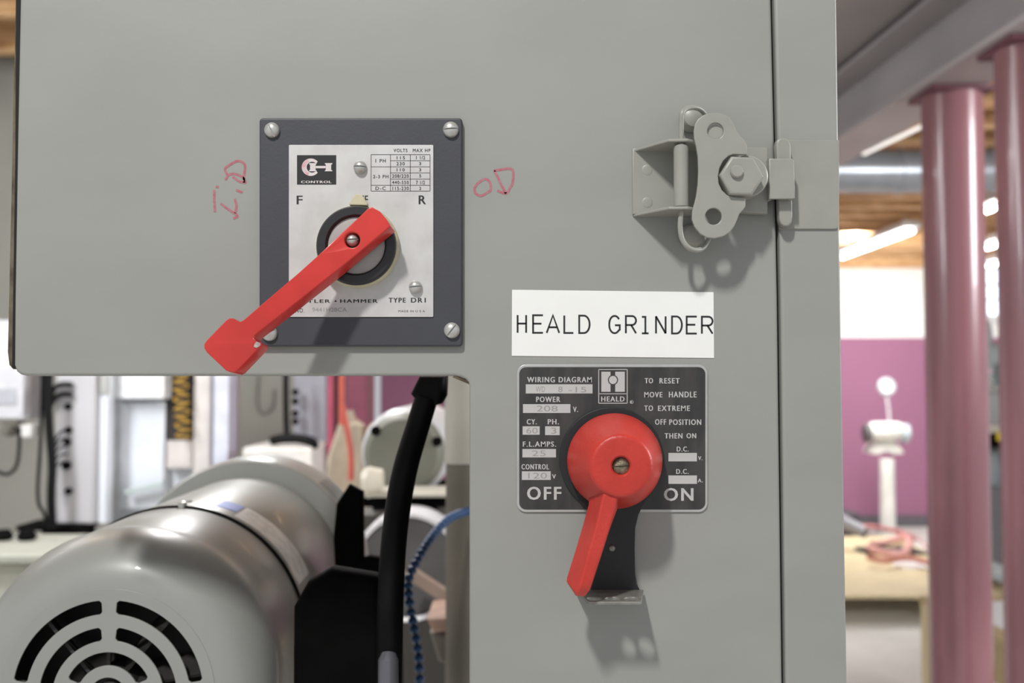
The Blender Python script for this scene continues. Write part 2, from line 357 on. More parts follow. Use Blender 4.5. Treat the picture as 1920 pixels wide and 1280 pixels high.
bm = new(); text(bm, 'F', *c1(396, 762), *c1(443, 835), yT, 0, 1, .5); obj('printed_word', bm, INK, npl, 0, recalc=False); bm = new(); text(bm, 'R', *c1(1442, 760), *c1(1500, 835), yT, 0, 1, .5); obj('printed_word', bm, INK, npl, 0, recalc=False); bm = new(); text(bm, 'OFF', *c1(884, 760), *c1(1004, 832), yT, 0, 1.1, .3); obj('printed_word', bm, INK, npl, 0, recalc=False)
for s, xa, ya, xb, yb, bo in (('CUTLER', 665, 595, 918, 618, .03), ('HAMMER', 990, 594, 1247, 618, .03), ('TYPE', 1325, 584, 1442, 616, .02), ('DR1', 1480, 584, 1580, 616, .02), ('NO.', 680, 656, 740, 686, 0), ('MADE IN U S A', 1392, 669, 1575, 683, 0)):
    bm = new(); text(bm, s, *c2(xa, ya), *c2(xb, yb), yT, 0, 1.2, .35 if bo else 0); obj('printed_word', bm, INK, npl, 0, recalc=False)
bm = new(); flat(bm, [c2(948, 612), c2(957, 598), c2(966, 612)], yT)
obj('printed_mark', bm, INK, npl, 0, recalc=False)
bm = new(); text(bm, '9441H28CA', *c2(795, 652), *c2(1035, 680), yT); obj('stamped_number', bm, INK2, npl, 0, recalc=False)
for px, py, r, a in ((509, 243, 14.5, 65), (845, 242, 15, -4), (847, 619, 15, -52), (504, 624, 15, -30)): screw('screw', px, py, r, -.0035, .0032, a, STEEL, dr)
for px, py, a in ((674.5, 312.5, 2), (778.5, 537.5, -6)): screw('nameplate_screw', px, py, 12.5, yN, .0036, a, STEEL, dr)
c = PX(672, 463, yN); s = .5/F
bm = new(); lathe(bm, [(77*s, 0), (77*s, -.003), (74*s, -.0045), (70*s, -.0055)], c, 64); obj('collar', bm, CREAM, dr)
yr = -.0125; c = PX(667, 459, yr); c.y = 0; s = (.5+yr)/F
bm = new(); lathe(bm, [(72*s, yN-.004), (75.5*s, yr+.003), (75*s, yr+.001), (72*s, yr), (58*s, yr), (55*s, yr+.0008), (54*s, yr+.004), (54*s, yN-.002)], c, 64, cap0=True, cap1=True); obj('dial_ring', bm, BLACKP, dr)
bm = new(); lathe(bm, [(55.5*s, yr+.0035), (54*s, yr+.0018), (45*s, yr+.0014), (.0001, yr+.0012)], c, 48, cap0=True, cap1=True); obj('dial_face', bm, DIAL, dr)
bm = new(); plate(bm, [[(655, 384), (655, 381), (665, 365), (668, 363.5), (675, 364), (679, 366), (689, 381), (689, 385)]], -.0100, .004, .0004); obj('pointer', bm, CREAM, dr)
# red lever: a cast bar with a paddle end
yh = -.0235
lev = [(697, 387.5), (712, 396), (724, 410), (732, 424), (644, 497.5), (477.5, 628.5), (476, 634), (481, 640), (489.5, 642), (490, 648), (446, 694), (440, 697.5), (430, 697), (423, 694), (387, 660), (382.5, 652), (382.5, 645), (388, 637), (423, 601), (430, 596.2), (438, 596.5), (444, 602), (450, 602.8), (456, 600), (560, 511), (600, 475), (640, 437), (680, 400), (690, 390)]
bm = new()
lw = [(lambda q: (q.x, q.z))(PX(a, b, yh)) for a, b in lev]
hc = PX(660, 449.5, yh)
plate_w(bm, [lw, [(hc.x+.0038*math.cos(t*PI/12), hc.z+.0038*math.sin(t*PI/12)) for t in range(24)]], yh, .0095, .0005)
# draft on the sides: the back of the casting is a little wider
for v in bm.verts:
    t = (v.co.y-yh)/.0095
    v.co.x += .0012*t; v.co.z -= .0014*t
# the bar slopes outwards, away from the plate, towards its paddle
def lean(p):
    px = 960+(p.x)*F/(p.y+.5); h = .036*(max(0, 640-px)/255)**1.3
    return CAM+(p-CAM)*((.5+p.y-h)/(.5+p.y))
for v in bm.verts: v.co = lean(v.co)
levo = obj('lever_handle', bm, RED, dr, 40)
bm = new(); lathe(bm, [(.0060, yh+.008), (.0060, yr+.0015)], (hc.x, 0, hc.z), 32); obj('lever_hub', bm, RED, dr)
bm = new(); lathe(bm, [(.0041, yh+.0055), (.0041, yh+.0075)], (hc.x, 0, hc.z), 24); obj('hub_recess', bm, BLACKP, dr)
screw('pivot_screw', 660, 449.5, 12, yh+.0052, .0046, -5, STEEL, dr)
bm = new(); p = c2(418, 905); flat(bm, [(477, 645), (481, 640), (488, 643), (488, 648), (481, 652), (476, 650)], yh-.0002)
for v in bm.verts: v.co = lean(v.co)+Vector((0, -.0004, 0))
obj('chipped_paint', bm, mat('chipped_bare_metal', (190, 180, 176), .5, .2, .2, 600), dr, 0)

# ------------------------------------------------------------------ adhesive label tape
lb = thing('label_tape', PX(1149, 668, 0), 'white adhesive tape label reading HEALD GRINDER in black capitals', 'label')
bm = new(); plate(bm, [[(960, 543), (1338, 547.5), (1339, 671), (959.5, 667)]], -.00035, .0003, .00005); obj('tape', bm, PAPER, lb)
yt = -.00045
def glyph(ch, x0, x1, yt0, yb0):
    Wd = x1-x0; H = yb0-yt0
    def A(u, v): return (x0+u*Wd, yt0+v*H)
    def arc(cx, cy, rx, ry, a0, a1, n=12): return [A(cx+rx*math.cos(math.radians(a0+(a1-a0)*k/n)), cy+ry*math.sin(math.radians(a0+(a1-a0)*k/n))) for k in range(n+1)]
    S = {'H': [[A(0, 0), A(0, 1)], [A(1, 0), A(1, 1)], [A(0, .48), A(1, .48)]],
         'E': [[A(1, 0), A(0, 0), A(0, 1), A(1, 1)], [A(0, .48), A(.85, .48)]],
         'A': [[A(0, 1), A(.5, 0), A(1, 1)], [A(.18, .68), A(.82, .68)]],
         'L': [[A(0, 0), A(0, 1), A(1, 1)]],
         'D': [[A(0, 1), A(0, 0), A(.4, 0)]+arc(.45, .5, .55, .5, -80, 80)+[A(.4, 1), A(0, 1)]],
         'G': [arc(.52, .45, .5, .45, -35, -180)+arc(.52, .55, .5, .45, 180, 40)+[A(1, .8), A(1, .54), A(.55, .54)]],
         'R': [[A(0, 1), A(0, 0), A(.5, 0)]+arc(.6, .26, .4, .26, -80, 80)+[A(.5, .52), A(0, .52)], [A(.52, .52), A(1, 1)]],
         '1': [[A(0, .04), A(.55, .04), A(.55, 1)], [A(0, 1), A(1.05, 1)]],
         'N': [[A(0, 1), A(0, 0)], [A(0, 0), A(1, 1)], [A(1, 1), A(1, 0)]]}
    for s_ in S[ch]: ribbon(bm, s_, 3.4, yt)
for ch, a, b in (('H', 970.5, 986.5), ('E', 999.5, 1018), ('A', 1025, 1048.5), ('L', 1058, 1075), ('D', 1086, 1105.5), ('G', 1142, 1162), ('R', 1173.5, 1192.5), ('1', 1203.5, 1215.5), ('N', 1230, 1248), ('D', 1260, 1278.5), ('E', 1287.5, 1306.5), ('R', 1316, 1336)):
    t = (a-970)/366; bm = new(); glyph(ch, a, b, 590.5+3.2*t, 623.5+1.8*t); obj('letter', bm, INK, lb, 0, recalc=False)

# ------------------------------------------------------------------ main disconnect switch
ds = thing('disconnect_switch', PX(1148, 862, 0), 'on-off power disconnect switch with domed red knob, below the white tape label', 'switch')
bm = new(); plate(bm, [rrect(969, 683, 1327, 960, 17)], -.0010, .0010, .0003); npl = obj('nameplate', bm, mat('bare_plate_rim', (184, 184, 182), .4, .4, .05, 80), ds)
bm = new(); plate(bm, [rrect(973.5, 688, 1322.5, 955, 13)], -.00115, .0002, .00003); obj('printed_face', bm, PLATE_BLACK, npl)
yT = -.00124
for xa, ya, xb, yb in ((102, 541, 458, 590), (87, 647, 340, 694), (85, 765, 176, 810), (205, 765, 283, 812), (84, 886, 263, 931), (81, 1005, 235, 1051), (863, 907, 1015, 952), (863, 1027, 1015, 1072)):
    bm = new(); p0 = c4(xa, ya); p1 = c4(xb, yb); flat(bm, [p0, (p1[0], p0[1]), p1, (p0[0], p1[1])], yT); obj('data_field', bm, WHITEINK, npl, 0)
for s_, xa, ya, xb, yb, bo in (('WIRING DIAGRAM', 110, 502, 453, 531, .012), ('POWER', 158, 607, 285, 636, .012), ('V.', 355, 661, 380, 689, .012), ('CY.', 108, 727, 160, 755, .012), ('PH.', 220, 727, 278, 755, .012),
    ('F.L.AMPS.', 87, 846, 263, 874, .012), ('CONTROL', 80, 967, 225, 995, .012), ('V', 243, 1021, 262, 1044, .01), ('OFF', 110, 1087, 290, 1157, .03), ('ON', 840, 1094, 995, 1163, .03),
    ('D.C.', 908, 873, 970, 900, .012), ('V.', 1022, 925, 1044, 945, .01), ('D.C.', 905, 993, 970, 1019, .012), ('A.', 1020, 1044, 1046, 1064, .01),
    ('TO', 737, 508, 780, 536, .012), ('RESET', 816, 508, 922, 537, .012), ('MOVE', 735, 582, 830, 611, .012), ('HANDLE', 866, 580, 1012, 611, .012), ('TO', 735, 654, 780, 683, .012), ('EXTREME', 808, 655, 977, 683, .012),
    ('OFF', 792, 727, 850, 757, .012), ('POSITION', 868, 728, 1037, 758, .012), ('THEN', 843, 802, 937, 830, .012), ('ON', 960, 802, 1010, 829, .012), ('HEALD', 505, 606, 628, 633, .014), ('R', 660, 630, 670, 642, 0)):
    bm = new(); text(bm, s_, *c4(xa, ya), *c4(xb, yb), yT, bo*.4, 1.22, .35 if bo < .025 else .6); obj('printed_word', bm, WHITEINK, npl, 0, recalc=False)
bm = new(); p0 = c4(491, 462); p1 = c4(643, 642); rect_outline(bm, *p0, *p1, 1.5, yT); ribbon(bm, [c4(491, 592), c4(643, 592)], 1.3, yT)
for xa, xb in ((505, 554), (579, 630)):
    p0 = c4(xa, 474); p1 = c4(xb, 581); flat(bm, [p0, (p1[0], p0[1]), p1, (p0[0], p1[1])], yT)
cx, cy = c4(667, 636); ring_arc(bm, cx, cy, 3.4, 2.7, 0, 360, yT, n=16)
obj('emblem_frame', bm, WHITEINK, npl, 0, recalc=False)
bm = new(); cx, cy = c4(567, 518); flat(bm, circ(cx, cy, 9.6, 28), yT-.00003); obj('emblem_ring', bm, PLATE_BLACK, npl, 0)
bm = new(); flat(bm, circ(cx, cy, 7.6, 28), yT-.00006); obj('emblem_disc', bm, WHITEINK, npl, 0)
bm = new()
for s_, xa, ya, xb, yb in (('WD', 155, 553, 205, 582), ('8', 275, 553, 298, 583), ('-15', 330, 555, 425, 584), ('208', 160, 655, 272, 686), ('60', 105, 773, 165, 804), ('3', 237, 773, 265, 805), ('25', 135, 894, 208, 924), ('120', 115, 1013, 215, 1044)):
    text(bm, s_, *c4(xa, ya), *c4(xb, yb), yT-.00003, -.004)
obj('stamped_numbers', bm, mat('stamp_grey', (150, 150, 148), .5, .2), npl, 0, recalc=False)
# black lock-out bracket
pts = [(cx_, cy_) for cx_, cy_ in [(1147+98*math.cos(math.radians(a)), 861.5+98*math.sin(math.radians(a))) for a in range(-238, 48, 8)]]
pts += [(1207, 945), (1197, 965), (1191, 990), (1190, 1030), (1191, 1075), (1194, 1095), (1203, 1112), (1205, 1118), (1100, 1118), (1094, 1100), (1098, 1060), (1103, 1000), (1103, 965), (1099, 950)]
bm = new(); plate(bm, [pts], -.0032, .0018, .0003); obj('backplate', bm, BLACKM, ds, 40)
# shelf of the bracket, with three padlock holes (horizontal plate)
a = PX(1098, 1114, -.004); sh = new()
fl = PX(1087, 1136, -.032); fr = PX(1222, 1136, -.032)
me_loops = [[(x_, y_) for x_, y_ in rrect(fl.x, -.0295, fr.x, .002, [0.0045, .0045, 0, 0])], circ(fl.x+.0075, -.0185, .0038, 20), circ((fl.x+fr.x)/2-.0005, -.0185, .0038, 20), circ(fr.x-.0080, -.0185, .0038, 20)]
me = curve_mesh([[(x_, y_) for x_, y_ in lp] for lp in me_loops], .0015, .0003, 0)
for v in me.vertices: v.co = Vector((v.co.x, v.co.z*1.0-.0045, fl.z+v.co.y-.0))
sh.from_mesh(me); bpy.data.meshes.remove(me); obj('lockout_shelf', sh, STEELD, ds, 40)
screw('bracket_stud', 1148, 1028, 6, -.0032, .0016, 40, STEELD, ds, slotw=.05)
# knob
yb_, yf = -.0045, -.0370
cb = PX(1151.5, 863, yb_-.003); cf = PX(1166, 874.5, yf)
cx_, cz_ = (cb.x+cf.x)/2, (cb.z+cf.z)/2
sb = (.5+yb_-.003)/F; sf = (.5+yf)/F
bm = new()
prof = [(88*sb, yb_), (89*sb, yb_-.003), (88*sb, yb_-.0055), (85*sb, -.0125), (80*sb, -.0175), (57*sb, yf+.0018), (54*sb, yf+.0006), (51*sb, yf+.0001), (47*sb, yf), (20*sf, yf), (16.8*sf, yf+.0008), (16.5*sf, yf+.004), (.0001, yf+.0042)]
lathe(bm, prof, (cx_, 0, cz_), 72, cap1=False); knob = obj('knob', bm, RED2, ds, 40)
screw('knob_screw', 1165.5, 873.5, 17.5, yf+.0042, .0022, -3, BRASSY, ds, slotw=.12)
# handle blade of the knob: ridge-fronted bar running down and to the left
secs = []
def sec(bl, fl_, fr_, br, yb0, yf0):
    return [PX(*bl, yb0), PX(*fl_, yf0), PX(*fr_, yf0), PX(*br, yb0)]
secs = [sec((1105, 885), (1142, 896), (1172, 900), (1190, 905), -.012, yf+.002),
        sec((1103, 946), (1129, 934), (1157, 936), (1160, 948), -.016, yf+.0015),
        sec((1092, 985), (1118, 984), (1143, 984), (1144, 990), -.020, yf+.0005),
        sec((1077, 1035), (1102, 1038), (1128, 1034), (1128, 1040), -.024, yf-.001),
        sec((1062, 1082), (1088, 1094), (1113, 1080), (1113, 1086), -.026, yf-.002),
        sec((1061, 1088), (1082, 1112), (1107, 1100), (1107, 1104), -.027, yf-.001),
        sec((1066, 1096), (1079, 1118), (1096, 1118), (1096, 1118), -.028, yf+.002)]
bm = new(); rg = [[bm.verts.new(p) for p in s_] for s_ in secs]
for i in range(len(rg)-1):
    for k in range(4): bm.faces.new((rg[i][k], rg[i][(k+1) % 4], rg[i+1][(k+1) % 4], rg[i+1][k]))
bm.faces.new(rg[0][::-1]); bm.faces.new(rg[-1])
obj('knob_handle', bm, RED2, ds, 30, bevel=.0008, seg=3)

# ------------------------------------------------------------------ over-centre latch on the door seam
la = thing('toggle_latch', PX(1330, 340, 0), 'grey painted over-centre toggle latch with hex bolt bridging the door seam', 'latch')
def T3(l): return [c3(*p) for p in l]
bm = new(); plate(bm, [T3([(105, 392), (640, 392), (640, 885), (105, 885)])], -.0016, .0016, .0004); obj('mounting_plate', bm, GREY2, la)
for px, py in ((215, 555), (215, 800)):
    bm = new(); c = PX(*c3(px, py), -.0016); lathe(bm, [(.0032, .0002), (.0026, -.0001), (.0016, -.0002)], c, 24); obj('spot_weld', bm, GREY2, la, 60)
for nm, py, th in (('upper_flange', 398, .0014), ('lower_flange', 884, .0014)):
    A = PX(*c3(105, py), -.001); B = PX(*c3(640, py), -.001)
    xf = PX(*c3(400, py), -.020).x; xf2 = PX(*c3(545, py), -.024).x
    out = [(A.x, 0), (B.x, 0), (xf2+.001, .0215), (xf2-.0016, .0235), (xf-.002, .0225)]
    bm = new(); v1 = [bm.verts.new((x_, -y_, A.z)) for x_, y_ in out]; v2 = [bm.verts.new((x_, -y_, A.z-th)) for x_, y_ in out]
    bm.faces.new(v1); bm.faces.new(v2[::-1])
    for k in range(5): bm.faces.new((v1[k], v2[k], v2[(k+1) % 5], v1[(k+1) % 5]))
    obj(nm, bm, GREY2, la, bevel=.0004)
yb1 = -.019
t0 = PX(*c3(466, 372), yb1); t1 = PX(*c3(464, 838), yb1); rb = 55/4*(.5+yb1)/F
bm = new(); lathe(bm, [(rb-.0005, t1.z), (rb, t1.z+.0006), (rb, t0.z-.0006), (rb-.0005, t0.z)], (t0.x, yb1, 0), 32, 'Z'); obj('hinge_barrel', bm, GREY2, la)
wr = 4.9*(.5+yb1)/F
up = [PX(*c3(x_, y_), y0_) for x_, y_, y0_ in ((470, 400, -.019), (470, 300, -.019), (470, 200, -.0195), (476, 130, -.020), (505, 98, -.0185), (560, 86, -.016), (610, 100, -.013), (650, 140, -.010), (690, 200, -.009))]
bm = new(); tube(bm, smooth_path(up), wr, 14); obj('wire_loop', bm, GREY2, la, 60)
dn = [PX(*c3(x_, y_), y0_) for x_, y_, y0_ in ((468, 860, -.019), (462, 940, -.019), (462, 1000, -.019), (475, 1070, -.0185), (515, 1130, -.018), (570, 1155, -.016), (625, 1145, -.013), (665, 1095, -.010), (690, 1030, -.009))]
bm = new(); tube(bm, smooth_path(dn), wr, 14); obj('wire_loop', bm, GREY2, la, 60)
for px, py in ((545, 185), (545, 1050)):
    bm = new(); c = PX(*c3(px, py), -.001); lathe(bm, [(.0062, 0), (.0060, -.004), (.0045, -.0065), (.002, -.0075)], c, 28); obj('rivet_head', bm, GREY2, la)
camo = [(640, 140), (670, 131), (700, 127), (740, 126), (780, 132), (825, 155), (862, 205), (885, 262), (910, 300), (945, 330), (962, 372), (962, 440), (860, 436), (825, 448), (785, 485), (757, 540), (747, 600), (752, 655), (775, 705), (815, 742), (870, 757), (950, 764), (952, 825), (940, 845), (905, 885), (890, 925), (868, 975), (835, 1020), (790, 1050), (720, 1067), (660, 1060), (610, 1030), (570, 980), (550, 925), (552, 860), (570, 800), (582, 750), (594, 660), (598, 560), (594, 450), (582, 380), (568, 320), (565, 260), (575, 205), (600, 168)]
yc = -.0215
bm = new(); plate(bm, [T3(camo), [c3(*p) for p in circ(712, 902, 62, 28)], [c3(*p) for p in circ(727, 262, 61, 28)]], yc, .0022, .0004); obj('cam_plate', bm, GREY2, la, 40)
bm = new(); cc = PX(*c3(722, 268), yc+.0016); lathe(bm, [(.0037, 0), (.0037, .003)], (cc.x, cc.y, cc.z), 28); obj('link_pin', bm, GREY2, la)
# link under the cam plate, with pin
bm = new(); plate(bm, [T3([(640, 380), (1118, 385), (1118, 880), (950, 872), (640, 800)])], -.0075, .0060, .0006); obj('link_arm', bm, GREY2, la)
cw = PX(*c3(965, 600), yc+.004)
bm = new(); lathe(bm, [(160/4*.478/F, .010), (160/4*.478/F, .0005), (150/4*.478/F, 0)], cw, 48); obj('washer', bm, GREY2, la)
hxc = PX(*c3(925, 597), yc-.003)
bm = new(); lathe(bm, [(42*.475/F, .0065), (42*.475/F, .0008), (38*.475/F, 0)], hxc, 6); 
bmesh.ops.rotate(bm, verts=bm.verts, cent=hxc, matrix=Matrix.Rotation(math.radians(3), 4, 'Y')); obj('hex_bolt', bm, GREY2, la, 30, bevel=.0004)
bm = new(); st = PX(*c3(890, 562), yc-.005); lathe(bm, [(12.3*.472/F, .004), (12.3*.472/F, .0008), (10*.472/F, 0)], st, 28); obj('bolt_stub', bm, GREY2, la)
# hook band reaching over the seam
bm = new(); y0_ = -.0125
plate(bm, [T3([(1128, 468), (1300, 468), (1316, 480), (1324, 765), (1310, 772), (1132, 772)])], y0_, .0018, .0005)
A = PX(*c3(1316, 475), y0_); B = PX(*c3(1322, 768), y0_)
box(bm, (A.x-.002, y0_+.0008, B.z), (A.x, y0_+.0075, A.z))
A = PX(*c3(1128, 468), y0_); B = PX(*c3(1132, 772), y0_)
box(bm, (A.x, y0_+.0004, B.z), (A.x+.0016, -.0045, A.z))
obj('hook', bm, GREY2, la, 40)
# keeper on the frame post
kp = thing('latch_keeper', PX(1515, 428, 0), 'grey keeper plate with upright catch tongue on the right-hand frame post', 'latch')
bm = new(); plate(bm, [rrect(1461, 262, 1573.5, 429.5, [1, 1, 9, 1])], -.0016, .0014, .0004); obj('keeper_plate', bm, GREY2, kp)
bm = new(); plate(bm, [T3([(1182, 360), (1190, 328), (1215, 314), (1250, 313), (1280, 332), (1292, 370), (1305, 900), (1300, 945), (1275, 975), (1240, 975), (1215, 955), (1205, 920)])], -.0075, .0056, .0008); obj('catch_tongue', bm, GREY2, kp, 40)

# ------------------------------------------------------------------ foreground electric motor
MC = Vector((-.2405, .10, 1.3615))
mo = thing('electric_motor', (MC.x, .2, MC.z-.095), 'glossy grey electric motor with slotted fan cover, lower left foreground', 'motor')
def arcband(ro, ri, a0, a1, n=20):
    pts = []
    hw = (ro-ri)/2; rm = (ro+ri)/2; e = hw*.35
    da_o = e/ro; da_i = e/ri
    for k in range(n+1):
        t = a0+da_o+(a1-a0-2*da_o)*k/n; pts.append((ro*math.cos(t), ro*math.sin(t)))
    pts += [((ro-e)*math.cos(a1), (ro-e)*math.sin(a1)), ((ri+e)*math.cos(a1), (ri+e)*math.sin(a1))]
    for k in range(n+1):
        t = a1-da_i-(a1-a0-2*da_i)*k/n; pts.append((ri*math.cos(t), ri*math.sin(t)))
    pts += [((ri+e)*math.cos(a0), (ri+e)*math.sin(a0)), ((ro-e)*math.cos(a0), (ro-e)*math.sin(a0))]
    return pts
loops = [circ(0, 0, .064, 72), circ(0, 0, .0115, 36)]
for ro, ri in ((.0571, .0489), (.0412, .0333)):
    g0 = .0043/((ro+ri)/2)
    for base in (0, 1, 2, 3):
        a0 = base*PI/2; lo_, hi_ = (a0+.17, a0+PI/2-g0) if base in (0, 2) else (a0+g0, a0+PI/2-.17)
        loops.append(arcband(ro, ri, lo_, hi_))
loops.append(arcband(.0264, .0185, math.radians(24), math.radians(156))); loops.append(arcband(.0264, .0185, math.radians(204), math.radians(336)))
bm = new(); plate_w(bm, [[(x_+MC.x, z_+MC.z) for x_, z_ in lp] for lp in loops], MC.y, .0014, .0002)
prof = [(.0632+.0323*math.sin(t*PI/24), .0003+.040*(1-math.cos(t*PI/24))) for t in range(0, 12)]+[(.0950, .040), (.0942, .046), (.0934, .052), (.0932, .058), (.0938, .066), (.0946, .076), (.0948, .135), (.0940, .1375), (.092, .138)]
lathe(bm, prof, (MC.x, MC.y, MC.z), 96, cap0=False, cap1=False)
def shear(bm):
    for v in bm.verts: v.co.x -= (v.co.y-.10)*.045; v.co.z += (v.co.y-.10)*.0
shear(bm); obj('fan_cover', bm, MOTOR, mo, 50)
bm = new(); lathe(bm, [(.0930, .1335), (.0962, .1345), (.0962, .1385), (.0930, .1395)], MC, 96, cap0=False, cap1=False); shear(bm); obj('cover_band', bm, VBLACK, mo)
bm = new(); lathe(bm, [(.086, .139), (.0945, .1395), (.0950, .142), (.0945, .360), (.093, .366), (.090, .368), (.084, .42)], MC, 96); shear(bm); obj('motor_body', bm, MOTOR, mo, 40)
bm = new(); lathe(bm, [(.084, .37), (.1085, .371), (.1110, .374), (.1110, .445), (.107, .450), (.05, .451)], MC, 96); shear(bm); obj('end_bell', bm, MOTOR, mo, 40)
bm = new()
for k in range(9):
    a = 2*PI*k/9; g = box(bm, (-.001, .006, .014), (.001, .03, .070)); bmesh.ops.rotate(bm, verts=g, cent=(0, 0, 0), matrix=Matrix.Rotation(.35, 4, 'Z')); bmesh.ops.rotate(bm, verts=g, cent=(0, 0, 0), matrix=Matrix.Rotation(a, 4, 'Y'))
lathe(bm, [(.016, .006), (.016, .03)], (0, 0, 0), 32); lathe(bm, [(.085, .034), (.085, .036)], (0, 0, 0), 48); lathe(bm, [(.0085, .002), (.0085, .02)], (0, 0, 0), 24)
bmesh.ops.translate(bm, verts=bm.verts, vec=MC); obj('cooling_fan', bm, mat('dark_fan_plastic', (46, 44, 42), .6, 0, .1, 80), mo, 30)
def bandpatch(name, r, y0, y1, a0, a1, m, lab=None):
    bm = new(); n = 14; A = []; B = []
    for k in range(n+1):
        a = math.radians(a0+(a1-a0)*k/n)
        for lst, y in ((A, y0), (B, y1)):
            for rr in (r, r+.0005): lst.append(bm.verts.new((MC.x+rr*math.cos(a), MC.y+y, MC.z+rr*math.sin(a))))
    for k in range(n):
        i = 2*k
        bm.faces.new((A[i+1], A[i+3], B[i+3], B[i+1])); bm.faces.new((A[i], B[i], B[i+2], A[i+2])); bm.faces.new((A[i], A[i+2], A[i+3], A[i+1])); bm.faces.new((B[i], B[i+1], B[i+3], B[i+2]))
    shear(bm); obj(name, bm, m, mo, 40, label=lab)
bandpatch('rating_plate', .0946, .150, .196, 22, 66, mat('rating_plate_metal', (222, 222, 220), .4, .1, .1, 90))
bandpatch('blue_sticker', .0948, .165, .195, 67, 77, mat('blue_vinyl', (92, 112, 186), .5))
bandpatch('bell_plate', .1111, .384, .436, 26, 52, mat('bell_plate_metal', (128, 138, 146), .35, .5, .1, 90))
bm = new(); c = Vector((MC.x+.0945*math.cos(math.radians(101)), MC.y+.17, MC.z+.0945*math.sin(math.radians(101)))); box(bm, c-Vector((.012, .003, .0006)), c+Vector((.012, .003, .0006)), Matrix.Rotation(math.radians(11), 4, 'Y').inverted()); obj('vent_slit', bm, VBLACK, mo)
c = Vector((MC.x-.002, MC.y+.1365, MC.z+.0965)); bm = new(); lathe(bm, [(.0032, -.003), (.0032, .002), (.0012, .003)], c, 20, 'Z'); obj('clamp_screw', bm, STEEL, mo)

# black guard block beyond the motor
gd = thing('drive_guard', W(640, 1300, 1.1), 'black shadowed drive guard just right of the grey motor', 'guard')
bm = new(); y_ = .58
pg = [(624, 1010), (630, 945), (654, 908), (680, 922), (681, 1046), (692, 1042), (742, 1050), (748, 1120), (752, 1160), (754, 1230), (756, 1400), (640, 1400), (632, 1150)]
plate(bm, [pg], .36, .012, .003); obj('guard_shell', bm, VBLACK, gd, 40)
bm = new(); plate(bm, [[(546, 1400), (548, 1140), (575, 1092), (620, 1066), (716, 1082), (722, 1400)]], .13, .02, .006); obj('dark_block', bm, VBLACK, gd, 40)  # black block added to keep light off the motor's right side

# black flexible conduit with fitting
cn = thing('flexible_conduit', W(800, 705, .66), 'thick black flexible conduit hanging vertically in the cabinet opening', 'conduit')
path = smooth_path([W(800, 745, .64), W(783, 800, .64), W(762, 870, .635), W(748, 940, .63), (W(738, 1020, .62)), W(733, 1110, .615), W(731, 1200, .61), W(730, 1300, .605), W(730, 1420, .60)], 8)
bm = new(); tube(bm, path, [.0074+.0006*min(1, i/20) for i in range(len(path))], 18); obj('sheath', bm, BLACK, cn, 50)
bm = new(); plate(bm, [[(786, 704), (836, 704), (834, 742), (826, 757), (812, 762), (800, 762), (775, 745), (769, 738)]], .135, .03, .004, 3); obj('elbow_fitting', bm, BLACK, cn, 40)
bm = new(); p0 = W(729, 1226, .60); tube(bm, [p0, W(728, 1236, .598), W(727, 1420, .59)], [.0045, .0060, .0060], 18); obj('ferrule', bm, mat('grey_ferrule', (104, 104, 110), .35, .3), cn)

# blue segmented coolant hose
bh = thing('coolant_hose', W(775, 1250, 1.0), 'blue segmented coolant hose of beaded links behind the black conduit', 'hose')
hp = smooth_path([W(900, 956, 1.12), W(872, 960, 1.1), W(840, 974, 1.06), W(808, 1008, 1.02), W(782, 1050, .98), (W(766, 1088, .96)), W(768, 1130, .95), W(777, 1180, .94), W(785, 1230, .93), W(787, 1300, .92)], 16)
acc = 0; last = hp[0]; lk = None; BLUE = mat('blue_acetal', (22, 66, 112), .35, 0, .1, 40)
for i in range(1, len(hp)):
    acc += (hp[i]-last).length; last = hp[i]
    if acc > .0078:
        acc = 0
        if lk is None:
            bm = new(); lathe(bm, [(.0020, -.0042), (.0041, -.0024), (.0048, 0), (.0041, .0024), (.0020, .0042)], (0, 0, 0), 14, 'Z'); lk = obj('hose_link', bm, BLUE, bh, 50); o = lk
        else: o = lk.copy(); C.objects.link(o); o.parent = bh
        o.location = last-ORG[bh.name]; o.rotation_euler = (hp[min(i+1, len(hp)-1)]-hp[i-1]).to_track_quat('Z', 'Y').to_euler()

# grinding wheel guard (steel disc), far wheelhead motor, pipe
DISC = mat('dark_wheel_face', (88, 86, 86), .5, .1, .1, 20); BRIGHT = mat('machined_rim', (222, 222, 224), .3, .15, .06, 30)
gw = thing('wheel_guard', W(765, 1150, 1.35), 'round dark wheel guard with bright machined rim, seen through the opening', 'guard')
c = W(764, 1062, 1.35); r = 102*1.35/F
bm = new(); lathe(bm, [(r*.9, .0), (r*.9, .06)], c, 72); obj('guard_face', bm, DISC, gw)
bm = new(); lathe(bm, [(r*.9, -.004), (r*.97, -.006), (r, -.002), (r, .07), (r*.9, .07)], c, 72, cap0=False, cap1=False); obj('guard_rim', bm, BRIGHT, gw, 40)
bm = new(); g = box(bm, (-.045, -.008, -.008), (.045, .008, .008)); bmesh.ops.rotate(bm, verts=bm.verts, cent=(0, 0, 0), matrix=Matrix.Rotation(math.radians(33), 4, 'Y')); bmesh.ops.translate(bm, verts=bm.verts, vec=W(818, 1105, 1.28)); obj('wheel_dresser_bar', bm, mat('tan_bar', (148, 128, 116), .5, .1), gw, bevel=.002)
wt = thing('machine_bracket', W(840, 1250, 1.2), 'brown and grey cast bracket low beside the cabinet leg', 'bracket')
bm = new(); plate(bm, [[(800, 1160), (900, 1156), (900, 1182), (812, 1186)]], .65, .10, .003); obj('top_plate', bm, mat('rusty_top', (158, 128, 112), .6, .1, .15, 30), wt)
